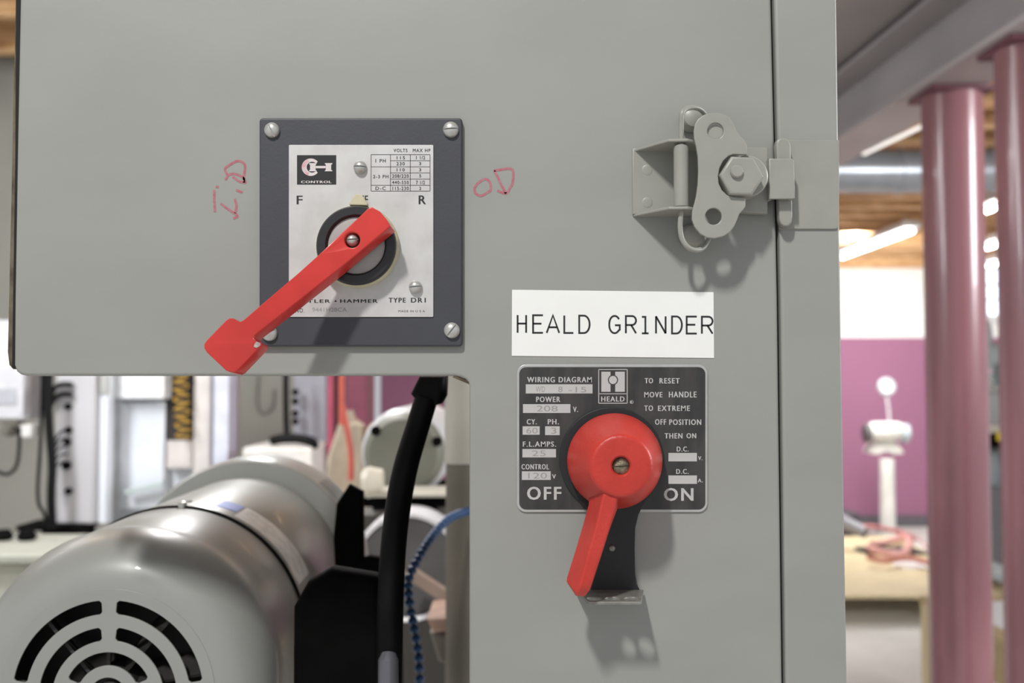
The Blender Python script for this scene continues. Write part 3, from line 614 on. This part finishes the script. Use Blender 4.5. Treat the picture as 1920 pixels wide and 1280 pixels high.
bm = new(); plate(bm, [[(806, 1186), (900, 1182), (900, 1252), (860, 1256), (822, 1240)]], .66, .10, .004); obj('bracket_body', bm, mat('greasy_grey', (112, 104, 96), .6, 0, .15, 20), wt)
fm = thing('wheelhead_motor', W(755, 925, 1.6), 'olive-grey round end of a second motor on a dark machine shelf', 'motor')
c = W(757, 850, 1.6); r = 76*1.6/F
bm = new(); lathe(bm, [(r*.84, -.008), (r*.95, 0), (r, .008), (r, .02)], c, 64); obj('end_cover', bm, mat('olive_grey_enamel', (118, 118, 106), .5, 0, .06, 10), fm, 40)
bm = new(); lathe(bm, [(r*.97, .02), (r*1.1, .03), (r*1.12, .05), (r*1.12, .36), (r, .38)], c, 64); obj('motor_shell', bm, mat('backlit_enamel', (198, 198, 200), .35, 0, .04, 10), fm, 40)  # light from the window behind is put into this paler colour
for a in (20, 140, 265):
    bm = new(); lathe(bm, [(.008, -.012), (.008, .002)], (c.x+r*.88*math.cos(math.radians(a)), c.y, c.z+r*.88*math.sin(math.radians(a))), 12); obj('cover_bolt', bm, VBLACK, fm)
sf_ = thing('machine_shelf', W(755, 960, 1.6), 'dark machine slide with pale top edge under the olive-grey motor', 'machine')
bm = new(); pbox(bm, 668, 927, 850, 932, 1.42, 1.54); obj('slide_top', bm, mat('pale_steel_edge', (176, 172, 158), .5, .2), sf_)
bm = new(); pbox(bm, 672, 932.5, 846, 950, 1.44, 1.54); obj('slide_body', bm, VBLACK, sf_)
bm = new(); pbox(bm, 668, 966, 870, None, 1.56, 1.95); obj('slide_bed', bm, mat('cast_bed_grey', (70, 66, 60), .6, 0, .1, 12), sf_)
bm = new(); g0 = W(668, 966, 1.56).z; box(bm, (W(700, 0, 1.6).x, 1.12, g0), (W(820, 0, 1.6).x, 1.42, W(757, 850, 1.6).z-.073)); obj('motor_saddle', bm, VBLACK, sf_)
bm = new(); lathe(bm, [(.018, -.01), (.024, 0), (.02, .02)], W(692, 905, 1.45), 20, 'X'); obj('clamp_knob', bm, mat('pale_handle', (206, 198, 182), .4), sf_)
pp = thing('vertical_pipe', W(866, 1300, 1.15), 'vertical grey pipe standing just left of the cabinet leg', 'pipe')
c = W(868, 700, 1.15); zt = W(868, 640, 1.15).z; zm = W(868, 868, 1.15).z; zb = W(868, 1330, 1.15).z; r = 34*1.15/F
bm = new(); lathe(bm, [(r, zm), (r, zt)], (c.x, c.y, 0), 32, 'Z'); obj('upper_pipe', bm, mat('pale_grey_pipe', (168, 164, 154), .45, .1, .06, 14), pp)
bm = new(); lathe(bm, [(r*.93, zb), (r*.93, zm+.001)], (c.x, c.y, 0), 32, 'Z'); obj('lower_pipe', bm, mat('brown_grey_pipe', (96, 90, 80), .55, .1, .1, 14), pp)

# ------------------------------------------------------------------ background seen under the cabinet, left
WH = mat('white_machine_enamel', (226, 230, 236), .35, 0, .02, 4); WG = mat('pale_grey_enamel', (192, 190, 192), .4, 0, .04, 4)
# white machining centre enclosure
mcn = thing('machine_enclosure', W(310, 1000, 3.2), 'tall white machine enclosure with grey-framed door panel behind the motor', 'machine')
bm = new(); pbox(bm, 205, 560, 432, None, 3.15, 3.27); obj('enclosure_body', bm, WH, mcn, bevel=.01)
bm = new(); pbox(bm, 214, 752, 310, 955, 3.10, 3.15); obj('door_panel', bm, WH, mcn, bevel=.006)
bm = new(); pbox(bm, 211, 752, 230, 955, 3.07, 3.10); obj('door_post', bm, mat('door_post_grey', (196, 200, 204), .4), mcn)
bm = new(); pbox(bm, 212, 600, 310, 748, 3.04, 3.15); obj('upper_panel', bm, mat('overexposed_white_enamel', (242, 244, 246), .35), mcn, bevel=.006)  # overexposed top put into the colour, whiter than the body
bm = new(); g = box(bm, (-.06, -.012, -.008), (.06, .012, .008)); bmesh.ops.rotate(bm, verts=g, cent=(0, 0, 0), matrix=Matrix.Rotation(math.radians(-14), 4, 'Y')); bmesh.ops.translate(bm, verts=bm.verts, vec=W(272, 914, 3.06)); obj('door_handle', bm, mat('grey_green_handle', (190, 202, 200), .4), mcn, bevel=.003)
bm = new(); pbox(bm, 360, 600, 396, None, 3.08, 3.15); obj('cover_panel', bm, mat('warm_white_enamel', (222, 216, 212), .4), mcn, bevel=.004)
bm = new(); pbox(bm, 397, 600, 430, None, 3.06, 3.15); obj('cover_panel', bm, mat('cool_white_enamel', (214, 216, 230), .4), mcn, bevel=.004)
bm = new(); pbox(bm, 313, 600, 358, 824, 3.10, 3.15); obj('hose_recess', bm, mat('dark_brown_panel', (42, 34, 30), .6), mcn)
bm = new(); pbox(bm, 312, 826, 360, 878, 3.09, 3.15); obj('recess_sill', bm, mat('sill_white', (216, 208, 204), .4), mcn, bevel=.003)
bm = new(); pts = []
x0 = W(334, 640, 3.04); x1 = W(345, 822, 3.04)
for k in range(11*18):
    t = k/(11*18); a = 2*PI*k/18
    pts.append(x0.lerp(x1, t)+Vector((.022*math.cos(a), .018*math.sin(a), .004*math.sin(a*1.3))))
tube(bm, pts, .0032, 8); ch = obj('coiled_hose', bm, mat('yellow_hose', (186, 146, 48), .4), None, 60)
tag(ch, 'yellow coiled air hose hanging in the dark recess of the white enclosure', 'hose')
# pale control box with knobs
cb_ = thing('control_box', W(150, 985, 3.0), 'pale grey upright control box with black knobs left of the white enclosure', 'control box')
bm = new(); pbox(bm, 100, 560, 181, 982, 2.95, 3.03); obj('box_body', bm, WG, cb_, bevel=.006)
bm = new(); pbox(bm, 182, 560, 205, 982, 2.98, 3.03); obj('side_cover', bm, WH, cb_, bevel=.004)
bm = new(); pbox(bm, 187, 660, 204, 737, 2.97, 2.98); obj('grey_inset', bm, mat('inset_grey', (172, 172, 168), .5), cb_)
for px, py, r in ((129, 762, 5), (130, 806, 5), (128, 828, 5), (126, 872, 6.5), (130, 920, 5)):
    bm = new(); lathe(bm, [(r*3/F, -.016), (r*1.25*3/F, -.010), (r*1.25*3/F, 0)], W(px, py, 2.95), 18); obj('knob', bm, VBLACK, cb_, 40)
for py in (724, 743):
    bm = new(); tube(bm, smooth_path([W(136, py-3, 2.935), W(118, py-4, 2.93), W(104, py+2, 2.93), W(94, py+20, 2.93)]), .0075, 10); obj('cable_gland', bm, BLACK, cb_, 60)
bm = new(); pbox(bm, 30, 986, 152, 995, 2.92, 3.06); pbox(bm, 78, 995, 150, None, 2.95, 3.06)
tag(obj('machine_plinth', bm, VBLACK), 'black plinth under the pale grey control box', 'base')
for i, (pts, rr, lab) in enumerate((([(92, 690, 2.85), (90, 740, 2.85), (92, 800, 2.85), (98, 870, 2.85), (96, 930, 2.85), (98, 990, 2.86)], .012, 'thick black cable bundle beside the pale grey control box'),
        ([(80, 690, 2.86), (79, 740, 2.86), (76, 830, 2.86), (71, 910, 2.86), (73, 945, 2.86), (82, 960, 2.86), (88, 985, 2.88)], .005, 'thin black cable looping left of the thick cable bundle'),
        ([(36, 800, 2.84), (36, 840, 2.84), (30, 875, 2.84), (12, 889, 2.84), (-12, 880, 2.84)], .005, 'dark cable looping below the small wall box'))):
    bm = new(); tube(bm, smooth_path([W(*p) for p in pts]), rr, 12); tag(obj('cable', bm, BLACK, None, 60), lab, 'cable')
bm = new()
for k in range(5):
    tube(bm, smooth_path([W(126, 806+k*15, 2.93), W(112, 812+k*14, 2.91), W(101, 835+k*12, 2.90), W(99, 880+k*10, 2.88)]), .0035, 8)
tag(obj('cable_tails', bm, BLACK, None, 60), 'tangle of thin black leads running into the knobs of the control box', 'cable', kind='stuff')
wb = thing('wall_box', W(22, 800, 3.9), 'small pale electrical box with grey display on the left wall', 'electrical box')
bm = new(); pbox(bm, -60, 600, 46, 786, 2.95, 3.1); obj('box_body', bm, mat('box_pale', (206, 205, 208), .5), wb, bevel=.006)
bm = new(); pbox(bm, -40, 728, 31, 757, 2.945, 2.95); obj('display', bm, mat('display_grey', (176, 176, 182), .4), wb)
bm = new(); pbox(bm, 36, 796, 58, 820, 2.95, 3.0); obj('outlet', bm, mat('outlet_pale', (214, 212, 208), .5), wb, bevel=.004)
bm = new(); lathe(bm, [(.012, -.02), (.016, 0), (.016, .03)], W(15, 808, 2.95), 18); pbox(bm, 4, 790, 31, 798, 2.95, 3.0); obj('conduit_gland', bm, mat('gland_dark', (110, 108, 98), .5, .3), wb)
bn = thing('side_bench', W(20, 1100, 3.0), 'cream bench top with small dark parts at the left edge', 'bench')
bm = new(); pbox(bm, -200, 1040, 110, 1058, 2.2, 2.5); obj('bench_top', bm, mat('cream_top', (158, 158, 146), .5), bn, bevel=.004)
bm = new(); pbox(bm, -200, 1059, 90, None, 2.25, 2.45); obj('bench_cabinet', bm, mat('cream_side', (186, 186, 172), .6), bn)
zb2 = W(0, 1040, 2.2).z
for px, lab in ((6, 'small dark fitting on the cream bench top, at the very left edge'), (50, 'small dark fitting on the cream bench top, right-hand one of two')):
    bm = new(); c = W(px, 1020, 2.4); lathe(bm, [(.016, 0), (.024, .008), (.014, .024)], (c.x, c.y, zb2+.001), 18, 'Z'); tag(obj('small_fitting', bm, VBLACK, None), lab, 'fitting')
# grey wall post with cable, small hook, second cabinet
bm = new(); tube(bm, smooth_path([W(486, 690, 4.194), W(482, 740, 4.194), W(484, 765, 4.194), W(496, 775, 4.194), W(512, 762, 4.194), W(514, 730, 4.194)]), .006, 10); tag(obj('cable', bm, mat('grey_cable', (136, 134, 128), .5), None, 60), 'small grey cable loop hanging on the cream wall', 'cable')
bm = new(); tube(bm, smooth_path([W(536, 690, 3.0), W(536, 760, 3.0), W(538, 830, 3.0)]), .009, 10); tag(obj('cable', bm, BLACK, None, 60), 'straight black cable dropping before the grey-blue locker', 'cable')
lk_ = thing('locker', W(582, 990, 3.6), 'grey-blue steel locker with dark catches near the mauve wall', 'cabinet')
bm = new(); pbox(bm, 548, 560, 611, None, 3.12, 3.2); obj('locker_body', bm, mat('locker_grey', (150, 150, 158), .45), lk_, bevel=.004)
bm = new()
for py in (735, 752, 775, 790): lathe(bm, [(.008, -.02), (.011, 0)], W(554, py, 3.09), 12)
obj('catch', bm, VBLACK, lk_)
bm = new(); pts = smooth_path([W(510, 826, 2.84), W(530, 822, 2.83), W(560, 822, 2.83), W(584, 828, 2.83), (W(590, 836, 2.84))], 6); tube(bm, pts, .014, 10); tag(obj('rubber_bellows', bm, BLACK, None, 60), 'short black rubber hose lying behind the motor', 'hose')
bm = new(); pbox(bm, 452, 838, 584, None, 2.8, 3.08); tag(obj('low_counter', bm, mat('counter_white', (214, 210, 204), .5), None, bevel=.01), 'pale low counter behind the motor end bell', 'counter')
# tan casting with orange straps
tc_ = thing('toolpost_casting', W(645, 925, 2.2), 'tan and cream cast tool head between locker and second motor', 'machine')
CT = mat('tan_casting', (176, 162, 142), .55, 0, .1, 18); 
bm = new(); plate(bm, [[(606, 940), (612, 860), (632, 800), (638, 772), (650, 770), (660, 800), (662, 940)]], 1.7, .10, .01); obj('head_casting', bm, CT, tc_, 40)
bm = new(); plate(bm, [[(650, 800), (662, 790), (676, 800), (680, 830), (690, 800), (700, 790), (686, 850), (672, 940), (655, 940)]], 1.66, .08, .006); obj('arm_casting', bm, CT, tc_, 40)
bm = new(); pbox(bm, 604, 930, 690, None, 2.14, 2.34); obj('machine_base', bm, CT, tc_, bevel=.01)
bm = new(); tube(bm, smooth_path([Vector((W(641, 690, 2.05).x, 1.55, 2.86)), W(641, 690, 2.05), W(643, 760, 2.05), W(650, 800, 2.05), W(658, 850, 2.05), W(658, 900, 2.05)]), .006, 10); tag(obj('air_line', bm, mat('orange_red_line', (196, 92, 76), .5), None, 60), 'orange-red air line running down over the tan casting', 'hose')
bm = new(); pbox(bm, 613, 560, 622, None, 3.0, 3.05); tag(obj('mauve_upright', bm, mat('mauve_paint', (176, 70, 96), .5)), 'narrow crimson upright beside the locker', 'post')
bm = new(); pbox(bm, 624, 560, 640, None, 3.2, 3.3); tag(obj('dark_upright', bm, mat('dark_maroon', (92, 52, 60), .6)), 'narrow dark maroon upright next to the crimson one', 'post')
bm = new(); pbox(bm, 640, 560, 690, None, 3.6, 3.8); tag(obj('maroon_column', bm, mat('maroon_paint', (140, 72, 92), .5), bevel=.01), 'maroon square column behind the orange-red air line', 'column')

# ------------------------------------------------------------------ right-hand background
POST = mat('maroon_gloss_post', (146, 102, 108), .26, 0, .12, 5, .1, 30, stretch=(1, 1, .3), rgb2=(126, 88, 94), coat=.2)
POSTB = mat('maroon_post_shoe', (104, 62, 72), .5)
BEAM = mat('beam_grey', (170, 164, 164), .4, 0, .05, 3)
for (pxc, pt, d, r, lab) in ((1784, 168, 2.8, .082, 'round maroon steel post just right of the cabinet'), (1931, 80, 2.4, .082, 'round maroon steel post cut by the right edge of the photo')):
    t = thing('steel_post', (W(pxc, pt, d).x, d-.5, 0), lab, 'column')
    x_, y_ = t.location.x, d-.5; zt = 2.365
    bm = new(); lathe(bm, [(r, 0.012), (r, zt-.012)], (x_, y_, 0), 48, 'Z'); obj('post', bm, POST, t)
    bm = new(); box(bm, (x_-.11, y_-.11, 0), (x_+.11, y_+.11, .012)); obj('base_plate', bm, POSTB, t)
    bm = new(); box(bm, (x_-.088, y_-.088, zt-.012), (x_+.088, y_+.088, zt)); obj('cap_plate', bm, POSTB, t)
be = thing('steel_beam', (1.25, 2.2, 2.366), 'grey steel I-beam running overhead on top of the maroon posts', 'beam')
yaw = Matrix.Rotation(math.radians(2.9), 4, 'Z'); pv = Vector((1.25, 2.2, 2.37))
bm = new(); box(bm, (1.14, -.4, 2.366), (1.312, 6.0, 2.382), yaw, pv); obj('lower_flange', bm, BEAM, be)
bm = new(); box(bm, (1.244, -.4, 2.382), (1.256, 6.0, 2.585), yaw, pv); obj('web', bm, BEAM, be)
bm = new(); box(bm, (1.14, -.4, 2.585), (1.36, 6.0, 2.60), yaw, pv); obj('upper_flange', bm, BEAM, be)
bm = new(); box(bm, (1.232, 1.45, 2.40), (1.243, 1.75, 2.57), yaw, pv); obj('splice_plate', bm, mat('splice_grey', (186, 180, 182), .4), be)
for k in range(3):
    for j_ in range(2):
        bm = new(); lathe(bm, [(.010, -.012), (.010, 0)], (1.285, 1.52+k*.08, 2.44+j_*.08), 6, 'X'); obj('bolt', bm, BEAM, be)
dt = thing('air_duct', (2.2, 5.0, 2.7), 'round galvanised metal air duct crossing below the wooden ceiling', 'duct')
GALV = mat('galvanised_steel', (176, 182, 190), .3, .35, .08, 6)
z_ = W(1600, 322, 5.5).z
bm = new(); lathe(bm, [(.118, .3), (.118, 2.62)], (0, 5.0, z_), 48, 'X'); obj('duct_pipe', bm, GALV, dt, 50)
for x_ in (1.35, 2.15):
    bm = new(); lathe(bm, [(.118, x_-.012), (.123, x_-.01), (.123, x_+.01), (.118, x_+.012)], (0, 5.0, z_), 48, 'X'); obj('duct_seam', bm, GALV, dt)
bm = new(); tube(bm, smooth_path([(2.6, 5.0, z_), (2.72, 5.0, z_+.02), (2.8, 5.02, z_+.12), (2.82, 5.05, z_+.30)]), .118, 32); obj('duct_elbow', bm, GALV, dt, 50)
TUBE = mat('lit_fluorescent_tube', (255, 255, 255), .4, emit=18); FIX = mat('fixture_white', (230, 230, 228), .5)
for x_, y0_, y1_, z_, lab in ((3.15, 7.3, 8.95, 2.72, 'lit fluorescent tube fixture above the wall, seen left of the first maroon post'), (3.28, 5.9, 6.85, 2.72, 'lit fluorescent tube fixture seen between the two maroon posts, upper one'),
        (4.2, 7.9, 9.0, 2.72, 'lit fluorescent tube fixture seen between the two maroon posts, lower one'), (4.9, 8.6, 9.7, 2.72, 'far lit fluorescent tube fixture near the back wall window'), 
        (-1.9, 1.5, 2.7, 2.72, 'lit fluorescent tube fixture over the left bay')):
    t = thing('tube_light', ((x_, (y0_+y1_)/2, z_)), lab, 'light')
    bm = new(); tube(bm, [(x_, y0_, z_), (x_, y1_, z_)], .017, 12); obj('tube', bm, TUBE, t)
    if x_ != 1.70:
        bm = new(); box(bm, (x_-.07, y0_, z_+.03), (x_+.07, y1_, z_+.08)); obj('housing', bm, FIX, t)
        for yy in (y0_+.15, y1_-.15):
            bm = new(); box(bm, (x_-.004, yy-.004, z_+.08), (x_+.004, yy+.004, 2.85)); obj('hanger', bm, FIX, t)
bm = new(); tube(bm, [(1.326, 2.60, 2.364), (1.268, 3.06, 2.364)], .007, 10); tag(obj('pale_strip', bm, mat('dim_emissive', (255, 248, 242), .4, emit=.8)), 'slim pale glowing strip along the grey beam edge, left of the first maroon post', 'light')  # thin emissive strip along the flange edge
# pedestal grinder with magnifier lamp
DG = 9.2
pgd = thing('pedestal_grinder', W(1665, 985, DG), 'white bench grinder on a pedestal before the mauve wall, with round lamp', 'grinder')
WE = mat('off_white_enamel', (222, 222, 216), .4, 0, .05, 6)
b_ = W(1665, 1000, DG)
bm = new(); lathe(bm, [(.072, .02), (.066, W(0, 860, DG).z)], (b_.x, b_.y, 0), 24, 'Z'); obj('pedestal', bm, WE, pgd)
bm = new(); lathe(bm, [(.2, 0), (.2, .02)], (b_.x, b_.y, 0), 24, 'Z'); obj('foot', bm, WE, pgd)
bm = new(); plate(bm, [[(1630, 850), (1640, 832), (1655, 824), (1675, 824), (1688, 836), (1696, 850), (1680, 852), (1663, 845), (1648, 852)]], DG-.5, .2, .01); obj('tool_rest', bm, WE, pgd, 40)
c = W(1660, 808, DG)
bm = new(); lathe(bm, [(.04, -.17), (.07, -.15), (.085, -.12), (.085, .12), (.07, .15), (.04, .17)], c, 24, 'X'); obj('motor_housing', bm, WE, pgd)
for px, m_ in ((1626, 'a'), (1697, 'b')):
    bm = new(); lathe(bm, [(.07, -.03), (.088, -.02), (.088, .02), (.07, .03)], W(px, 812, DG), 24, 'X'); obj('wheel', bm, mat('grind_wheel_'+m_, (96, 92, 92) if m_ == 'a' else (176, 188, 194), .6), pgd)
bm = new(); tube(bm, smooth_path([W(1668, 795, DG), W(1666, 770, DG), W(1662, 742, DG)]), .012, 10); obj('lamp_arm', bm, WG, pgd, 60)
c = W(1662, 725, DG)
bm = new(); lathe(bm, [(.055, -.03), (.078, -.025), (.085, 0), (.07, .03)], c, 32, cap0=False); obj('lamp_shade', bm, mat('lamp_grey', (190, 198, 200), .35, .3), pgd)
bm = new(); lathe(bm, [(.055, -.02), (.055, -.01)], c, 24); obj('lamp_lens', bm, WE, pgd)
# low plywood platform with hoses
PLY = mat('plywood', (214, 198, 158), .6, 0, .08, 5, stretch=(1, 5, 1))
a = W(1540, 1116, 6.4); zt = a.z; b_ = W(1768, 1116, 6.4)
pl = thing('plywood_platform', (b_.x-.6, 6.6, 0), 'low plywood platform on the floor before the mauve wall', 'platform')
bm = new(); box(bm, (a.x, 5.9, zt-.02), (3.34, 8.3, zt)); obj('top_sheet', bm, PLY, pl)
for x_ in (a.x+.05, 3.22):
    for y_ in (6.0, 8.15):
        bm = new(); box(bm, (x_, y_, 0), (x_+.08, y_+.08, zt-.02)); obj('leg', bm, PLY, pl)
bm = new(); lathe(bm, [(.13, 0), (.13, .012)], W(1708, 1046, 7.4)*1.0, 32, 'Z'); c = W(1708, 1046, 7.4)
for v in bm.verts: v.co.z += zt-c.z+.0005
tag(obj('white_lid', bm, mat('white_plastic', (248, 248, 246), .4)), 'white round lid lying on the plywood platform', 'lid')
def lay(pts, d): return [Vector((W(px, py, d).x, (1.55-zt-.03)*F/(py-712)-.5, zt+.03+h)) for px, py, h in pts]
for pts, rr, rgb, lab in (([(1600, 1000, .02), (1610, 985, .1), (1640, 980, .12), (1660, 1000, .03), (1690, 1008, .03), (1712, 1020, .03)], .02, (186, 112, 112), 'uppermost pink hose arching over the pile on the platform'),
        ([(1635, 1012, 0), (1665, 1008, .06), (1695, 1000, .07), (1705, 1012, .05), (1690, 1030, 0), (1650, 1026, 0), (1630, 1018, 0)], .028, (214, 160, 152), 'pale pink hose coil in the middle of the pile'),
        ([(1628, 1030, 0), (1660, 1035, 0), (1700, 1030, .02), (1730, 1036, 0), (1742, 1040, 0)], .022, (196, 128, 112), 'salmon hose along the front of the pile'),
        ([(1700, 985, .03), (1722, 1000, .03), (1738, 1015, .03)], .012, (206, 170, 170), 'thin pale hose trailing right of the pile')):
    P = [W(px, py, min(8.55, (1.55-zt-.05-rr)*F/(py-712))*{.02: 1.06, .028: 1.0, .022: .97}.get(rr, .99)) for px, py, h in pts]
    for p in P: p.z = max(p.z-.06, zt+rr+.026)
    bm = new(); tube(bm, smooth_path(P), rr, 12); tag(obj('rubber_hose', bm, mat('hose_%d_%d' % (rgb[1], rgb[2]), rgb, .5), None, 60), lab, 'hose')
bm = new(); tube(bm, [W(1572, 972, 8.2), W(1622, 999, 8.0)], .048, 20); tag(obj('grey_pipe', bm, mat('pvc_grey', (150, 150, 156), .4)), 'grey plastic pipe end lying on the left of the hose pile', 'pipe')
bm = new(); c = W(1626, 1040, 7.85); box(bm, (c.x, c.y, zt+.001), (W(1742, 1040, 7.85).x, c.y+.3, zt+.02)); tag(obj('tool_tray', bm, mat('tray_dark', (66, 56, 56), .6), bevel=.01), 'dark shallow tray under the pink hoses', 'tray')
bm = new(); c = W(1572, 990, 9.0); box(bm, (c.x, c.y, 0), (W(1612, 990, 9.0).x, c.y+.3, .36)); tag(obj('storage_tub', bm, mat('tub_dark', (74, 66, 74), .6), bevel=.02), 'dark tub standing on the floor behind the pink hoses', 'tub')
# wooden work table, right
tb = thing('wooden_table', (2.3, 3.5, 0), 'plywood work table with white paper sheet at lower right, behind the maroon posts', 'table')
TW = mat('table_ply', (176, 156, 116), .6, 0, .08, 6, stretch=(1, 5, 1)); zt2 = .56
bm = new(); box(bm, (1.87, 2.4, zt2-.03), (3.2, 4.12, zt2)); obj('tabletop', bm, TW, tb)
bm = new(); box(bm, (1.885, 2.45, zt2-.19), (1.905, 4.10, zt2-.03)); obj('apron', bm, TW, tb)
bm = new(); box(bm, (1.905, 4.08, zt2-.19), (3.1, 4.10, zt2-.03)); obj('apron', bm, TW, tb)
for x_, y_ in ((1.88, 4.03), (1.88, 2.45), (3.1, 4.03), (3.1, 2.45)):
    bm = new(); box(bm, (x_-.01, y_, 0), (x_+.06, y_+.07, zt2-.03)); obj('leg', bm, PLY, tb)
bm = new(); box(bm, (1.95, 2.6, zt2+.0003), (2.9, 4.0, zt2+.0015)); tag(obj('paper_sheet', bm, mat('blueprint_paper', (226, 230, 234), .6, 0, .03, 8)), 'large white paper sheet lying on the plywood work table', 'paper')
bm = new(); pbox(bm, 1842, 1062, 1865, None, 7.15, 7.25); tag(obj('wood_block', bm, PLY), 'upright plywood offcut between the two maroon posts', 'wood')
bm = new(); box(bm, (1.35, 4.55, .0), (1.62, 5.6, .03)); tag(obj('floor_mat', bm, mat('grey_floor_mat', (150, 146, 140), .8)), 'grey mat on the pale floor at the cabinet foot', 'mat')
# grey milling machine glimpsed between the posts
MG = mat('machine_pale_grey', (168, 178, 180), .4, 0, .08, 4); dm = 6.6
ml = thing('milling_machine', W(1880, 1120, dm), 'pale grey milling machine glimpsed between the two maroon posts', 'machine')
bm = new(); plate(bm, [[(1846, 655), (1855, 648), (1900, 650), (1900, 735), (1882, 735), (1868, 724), (1850, 700)]], dm-.5, .3, .01); obj('milling_head', bm, MG, ml, 40)
bm = new(); lathe(bm, [(.045, W(0, 655, dm).z), (.05, W(0, 620, dm).z), (.035, W(0, 600, dm).z)], (W(1866, 600, dm).x, dm-.35, 0), 24, 'Z'); obj('head_motor', bm, MG, ml)
bm = new(); pbox(bm, 1868, 682, 1874, 722, dm-.02, dm); obj('spindle_scale', bm, mat('teal_strip', (104, 130, 128), .4), ml)
bm = new(); lathe(bm, [(.022, -.05), (.026, 0)], W(1849, 696, dm), 16); obj('feed_knob', bm, mat('pale_pink_knob', (214, 190, 204), .4), ml)
bm = new(); pbox(bm, 1905, 640, 1990, 1100, dm, dm+.4); obj('machine_column', bm, MG, ml)
bm = new(); plate(bm, [[(1838, 868), (1850, 840), (1905, 838), (1905, 935), (1870, 915), (1842, 905)]], dm-.3, .4, .01); obj('knee_casting', bm, MG, ml, 40)
bm = new(); pbox(bm, 1842, 800, 1905, 812, dm-.1, dm+.3); obj('mill_table', bm, mat('table_steel', (196, 192, 180), .4, .2), ml)
bm = new(); pbox(bm, 1842, 813, 1905, 838, dm-.05, dm+.3); obj('saddle', bm, VBLACK, ml)
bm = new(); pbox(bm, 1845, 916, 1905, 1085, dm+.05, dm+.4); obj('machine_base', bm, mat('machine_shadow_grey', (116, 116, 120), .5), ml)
bm = new(); tube(bm, [W(1838, 1060, dm-.7), W(1905, 1086, dm-.9)], .05, 18); tag(obj('floor_pipe', bm, MG), 'pale grey tube lying low between the maroon posts', 'pipe')
bm = new(); lathe(bm, [(.02, 0), (.02, .05), (.008, .06)], W(1875, 826, dm-.14), 16, 'Z'); tag(obj('yellow_cap', bm, mat('yellow_plastic', (226, 202, 40), .4)), 'small yellow cap on the milling machine', 'cap')
